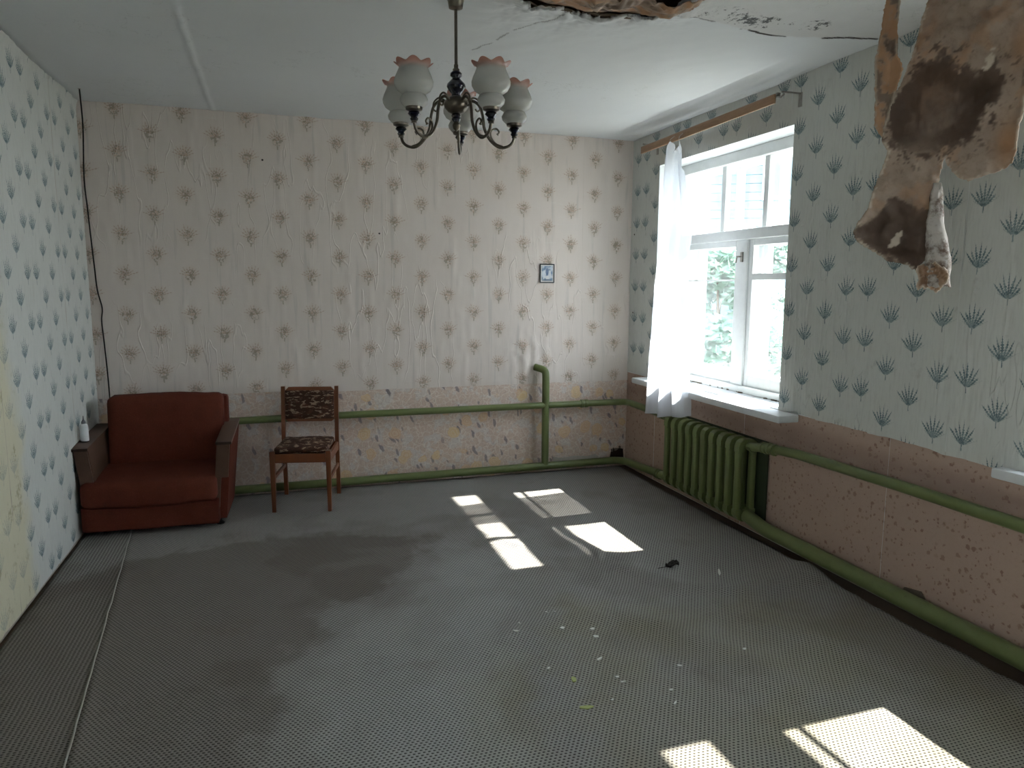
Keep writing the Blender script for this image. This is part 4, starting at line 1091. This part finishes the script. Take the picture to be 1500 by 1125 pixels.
# ================================================================ PICTURE, WIRE
ic = thing('framed_picture', 'small dark-framed blue and white picture pinned on the back wall', 'picture', (2.024, YB-.008, 1.587))
b = B(); 
for a_, c_ in (((-.060, -.073), (.060, -.066)), ((-.060, .066), (.060, .073)), ((-.060, -.066), (-.053, .066)), ((.053, -.066), (.060, .066))): b.boxp((a_[0], -.010, a_[1]), (c_[0], .0, c_[1]), .001)
b.build('picture_frame', simple('dark_frame', (.03, .04, .05), .5), ic)
def pic_mat():
    M = Mat('picture_print'); p = M.tex(); x, y, z = M.xyz(p)
    n = M.noise(p, 40, 3, .6); col = M.mix(M.ss(n, .4, .6), (.50, .56, .62), (.16, .24, .36))
    for cx_, cz_, rx, rz_, c_ in ((-.022, -.005, .014, .034, (.62, .66, .70)), (.022, -.005, .014, .034, (.60, .64, .68)), (0, .012, .013, .030, (.10, .16, .28)), (0, -.032, .020, .014, (.65, .66, .66)), (0, -.052, .045, .008, (.10, .15, .22))):
        dx = (x-cx_)/rx; dz = (z-cz_)/rz_; d = (dx*dx+dz*dz).sqrt()+(n-.5)*.9
        col = M.mix(M.ss(d, 1.1, .8)*.85, col, c_)
    bd_ = M.ss(x.abs(), .044, .046).max(M.ss(z.abs(), .056, .058)); col = M.mix(bd_*.9, col, (.58, .58, .54))
    return M.pbr(col, .35, 0, None, .4)
B().boxp((-.0535, -.006, -.0665), (.0535, -.001, .0665)).build('picture_print', pic_mat(), ic)
wp = catmull([(-1.055, 5.035, H-.002), (-1.085, 5.2, 2.45), (-1.128, 5.338, 2.16), (-1.122, 5.343, 1.95), (-1.108, 5.340, 1.62), (-1.100, 5.343, 1.45), (-1.080, 5.344, 1.335), (-1.088, 5.343, 1.25), (-1.082, 5.342, 1.10), (-1.075, 5.340, .90), (-1.072, 5.338, .72), (-1.07, 5.33, .45)], 8)
wr0 = (-1.07, 5.33, .45)
o = B().tube(wp, .0042, 6).build('wall_wire', simple('black_cable', (.012, .011, .010), .6, bump=0)); tag(o, 'thin black cable hanging from the ceiling down the back wall corner', 'cable')
B().lathe([(0, .002), (.010, 0), (.010, -.010), (0, -.012)], (-1.055, 5.035, H-.001), 10).build('ceiling_hook', M_STEEL, o)

# ================================================================ LITTER ON THE CARPET
M_CHIP = simple('plaster_chip', (.66, .66, .62), .9, sc=60, var=.06); M_GCHIP = simple('green_paint_flake', (.38, .42, .16), .6, sc=60)
def chip(x, y, L, wd, th, rz, mat, label, cat, name, group=None, n=7):
    b = B(); P_ = []
    for k in range(n):
        a = 2*pi*k/n+random.uniform(-.2, .2); rr = random.uniform(.8, 1.1); P_.append((cos(a)*L/2*rr, sin(a)*wd/2*rr))
    b.prism(P_, 0, th, 'z')
    for v in b.bm.verts: v.co.z += (v.co.x/L)**2*th*2
    o = b.build(name, mat, None, smooth=False); o.location = (x, y, carp_z(x, y)+.0005); o.rotation_euler = (random.uniform(-.05, .05), random.uniform(-.05, .05), rz); return tag(o, label, cat, group)
small = [(1.121, 2.919), (1.157, 2.907), (.969, 2.857), (.963, 2.478), (1.194, 2.343), (1.2, 2.305), (1.107, 2.208), (1.315, 2.122), (1.782, 2.366), (1.136, 3.857), (1.344, 2.201), (1.464, 2.34)]
for x, y in small: chip(x, y, random.uniform(.012, .026), random.uniform(.007, .014), .003, random.random()*3, M_CHIP, 'tiny white plaster crumb scattered on the carpet', 'plaster crumb', 'plaster_crumb', 'tiny plaster crumbs on the carpet')
for x, y, L, wd, rz, lab in ((.93, 2.783, .034, .012, -.5, 'slim white plaster sliver, leftmost of the larger chips on the carpet'), (1.135, 2.76, .026, .02, .3, 'square white plaster chip left of the pair in the carpet middle'),
                             (1.26, 2.721, .028, .02, .2, 'white plaster chip, farther one of the close pair on the carpet'), (1.248, 2.657, .028, .018, -.4, 'white plaster chip, nearer one of the close pair on the carpet'),
                             (1.183, 2.482, .034, .012, .5, 'curved pale plaster flake between the close pair and the green flakes')):
    chip(x, y, L, wd, .004, rz, M_CHIP, lab, 'plaster chip', 'plaster_chip')
chip(2.154, 3.099, .075, .014, .005, 1.05, M_CHIP, 'long thin white plaster stick lying by the right-hand pipe', 'plaster chip', 'plaster_chip')
chip(1.025, 2.369, .040, .022, .004, 1.4, M_GCHIP, 'short yellow-green paint flake, the upper of two on the carpet', 'paint flake', 'paint_flake')
chip(.998, 2.19, .052, .018, .004, -.15, M_GCHIP, 'long yellow-green curled paint flake nearest the camera', 'paint flake', 'paint_flake')
M_DEAD = simple('dried_leaf', (.04, .035, .03), .8, sc=80)
lf = thing('dry_leaf', 'shrivelled dark dry leaf lying on the carpet before the radiator', 'leaf', (1.961, 3.246, carp_z(1.961, 3.246)))
def lfn(u, v): return ((v-.5)*.075*sin(pi*max(.02, min(.98, u)))*.7, (u-.5)*.075, .006+.016*abs(v-.5)*2+.012*fbm(u*5, v*5, 2.)+.008*sin(u*6))
o = grid_obj('leaf_blade', 12, 8, lambda u, v: Matrix.Rotation(1.4, 3, 'Z') @ Vector(lfn(u, v)), M_DEAD, lf, solid=.0015)
B().tube([(-.03, -.003, .010), (-.06, -.008, .007), (-.09, -.004, .004)], .0016, 5).build('leaf_stalk', M_DEAD, lf)

# ================================================================ OUTSIDE
gnd = struct(B().boxp((-40, -45, -1.1), (60, 60, -.9)).build('ground', simple('yard_grass', (.30, .28, .23), .95, sc=3, var=.25, bump=.5)))
M_LEAF = None
def leaf_mat(name, a, c):
    M = Mat(name); n = M.noise(M.tex(), 3, 3); col = M.mix(n, a, c)
    pr = M.new('ShaderNodeBsdfPrincipled'); M.put(pr.inputs['Base Color'], col); pr.inputs['Roughness'].default_value = .5
    tl = M.new('ShaderNodeBsdfTranslucent'); M.put(tl.inputs[0], col); mx = M.new('ShaderNodeMixShader'); mx.inputs[0].default_value = .4
    M.nt.links.new(pr.outputs[0], mx.inputs[1]); M.nt.links.new(tl.outputs[0], mx.inputs[2]); M.nt.links.new(mx.outputs[0], M.out.inputs[0]); return M.m
M_LEAF = leaf_mat('tree_leaves', (.14, .25, .19), (.26, .39, .31)); M_LEAF2 = leaf_mat('bush_leaves', (.18, .29, .23), (.32, .45, .38))
M_BARK = simple('bark', (.16, .12, .09), .9, sc=20, var=.3, bump=.8)
def tree(name, label, cat, x, y, h, r, n, mat, ls=.09, group=None, low=.25):
    t = thing(name, label, cat, (x, y, -.9), 0, group); rnd = random.Random(int(x*100+y*7))
    b = B(); b.tube([(0, 0, 0), (.03*h, .02*h, h*.4), (-.01*h, 0, h*.85)], [.022*h, .015*h, .005*h], 9)
    for k in range(7):
        a = rnd.random()*6.28; z0 = h*rnd.uniform(.3, .7); b.tube([(0, 0, z0), (cos(a)*r*.4, sin(a)*r*.4, z0+.2*r), (cos(a)*r*.85, sin(a)*r*.85, z0+.55*r)], [.006*h, .004*h, .0015*h], 6)
    b.build('trunk', M_BARK, t)
    vs, fs = [], []
    cl = []
    for k in range(26):
        a = rnd.random()*6.28; zz = rnd.uniform(low, 1); rr = r*(1-abs(zz-.55)*1.3)*rnd.uniform(.3, .95); cl.append((cos(a)*rr, sin(a)*rr, zz*h, r*rnd.uniform(.22, .42)))
    for k in range(n):
        c = cl[k % 26]; d = Vector((rnd.gauss(0, 1), rnd.gauss(0, 1), rnd.gauss(0, 1))).normalized()*c[3]*rnd.uniform(.5, 1.05)
        p = Vector(c[:3])+d; a1 = Vector((rnd.gauss(0, 1), rnd.gauss(0, 1), rnd.gauss(0, .6))).normalized(); a2 = a1.orthogonal().normalized(); s_ = ls*rnd.uniform(.6, 1.3)
        q = len(vs); vs += [tuple(p-a1*s_), tuple(p+a2*s_*.45), tuple(p+a1*s_), tuple(p-a2*s_*.45)]; fs.append((q, q+1, q+2, q+3))
    me = bpy.data.meshes.new('foliage'); me.from_pydata(vs, [], fs); me.materials.append(mat); o = bpy.data.objects.new('foliage', me); COL.objects.link(o); o.parent = t; o['kind'] = 'stuff'
    return t
tree('tree', 'leafy tree seen through the middle of the window, left of the mullion', 'tree', 6.1, 9.1, 2.9, .9, 6000, M_LEAF, .10)
tree('tree', 'leafy tree seen through the right casement of the window', 'tree', 8.2, 10.9, 3.3, .9, 6000, M_LEAF, .11)
tree('bush', 'low bush seen through the bottom right pane of the window', 'bush', 5.7, 7.5, 1.9, .6, 4000, M_LEAF2, .07, None, .1)
tree('bush', 'low bush seen through the lower left panes of the window', 'bush', 4.7, 8.1, 1.8, .5, 4000, M_LEAF2, .07, None, .1)
# neighbouring house, pale blue boards and dark roof
hx, hy = 11.5, 14.5
hs2 = thing('house', 'tall blue-grey boarded house beyond the yard, seen through the window', 'house', (hx, hy, -.9))
M_DPANE = simple('dark_pane', (.10, .14, .17), .1, bump=0)
M_PB = simple('pale_blue_boards', (.12, .18, .21), .7, sc=5, var=.08)
Rh = Matrix.Rotation(-.62, 3, 'Z')
def hb(nm, a, c, mat, par=hs2, bev=0.):
    b = B(); b.boxp(a, c, bev)
    for v in b.bm.verts: v.co = Rh @ v.co
    return b.build(nm, mat, par, smooth=False)
hw_ = hb('wall', (-5, 0, 0), (5, 5, 7.4), M_PB)
for k in range(37): hb('board', (-5.02, -.03, .2*k), (5.02, .0, .2*k+.185), M_PB, hs2)
for k in (-3.2, 0, 3.2):
    for zf in (1.3, 4.4):
        wn = hb('window', (k-.6, -.07, zf), (k+.6, -.035, zf+1.5), M_WHITE); hb('pane', (k-.5, -.08, zf+.1), (k+.5, -.071, zf+1.4), M_DPANE, wn)
b = B(); b.prism([(-.5, 7.4), (5.5, 7.4), (2.5, 9.8)], -5.4, 5.4, 'x')
for v in b.bm.verts: v.co = Rh @ v.co
b.build('roof', simple('slate_blue_roof', (.10, .13, .17), .6, sc=6), hs2, smooth=False)
# board fence
fx = thing('fence', 'weathered pale board fence across the yard behind the bushes', 'fence', (9.0, 11.5, -.9))
M_FEN = simple('weathered_fence_wood', (.42, .44, .44), .85, sc=8, var=.2, stretch=(6, 6, 1))
d0 = B().boxp((-.065, -.012, 0), (.065, .012, 1.5), .004).build('board', M_FEN, fx)
Rf = Vector((1, -.75, 0)).normalized(); ang_ = atan2(Rf.y, Rf.x); d0.location = Rf*-3.0; d0.rotation_euler = (0, 0, ang_)
for k in range(1, 46):
    c = d0.copy(); COL.objects.link(c); c.parent = fx; c.location = Rf*(-3.0+.145*k)+Vector((0, 0, .02*sin(k*2.3)))
b = B(); b.box((.25, .04, .4), (6.7, .04, .08)); b.box((.25, .04, 1.15), (6.7, .04, .08)); o = b.build('rail', M_FEN, fx); o.rotation_euler = (0, 0, ang_)
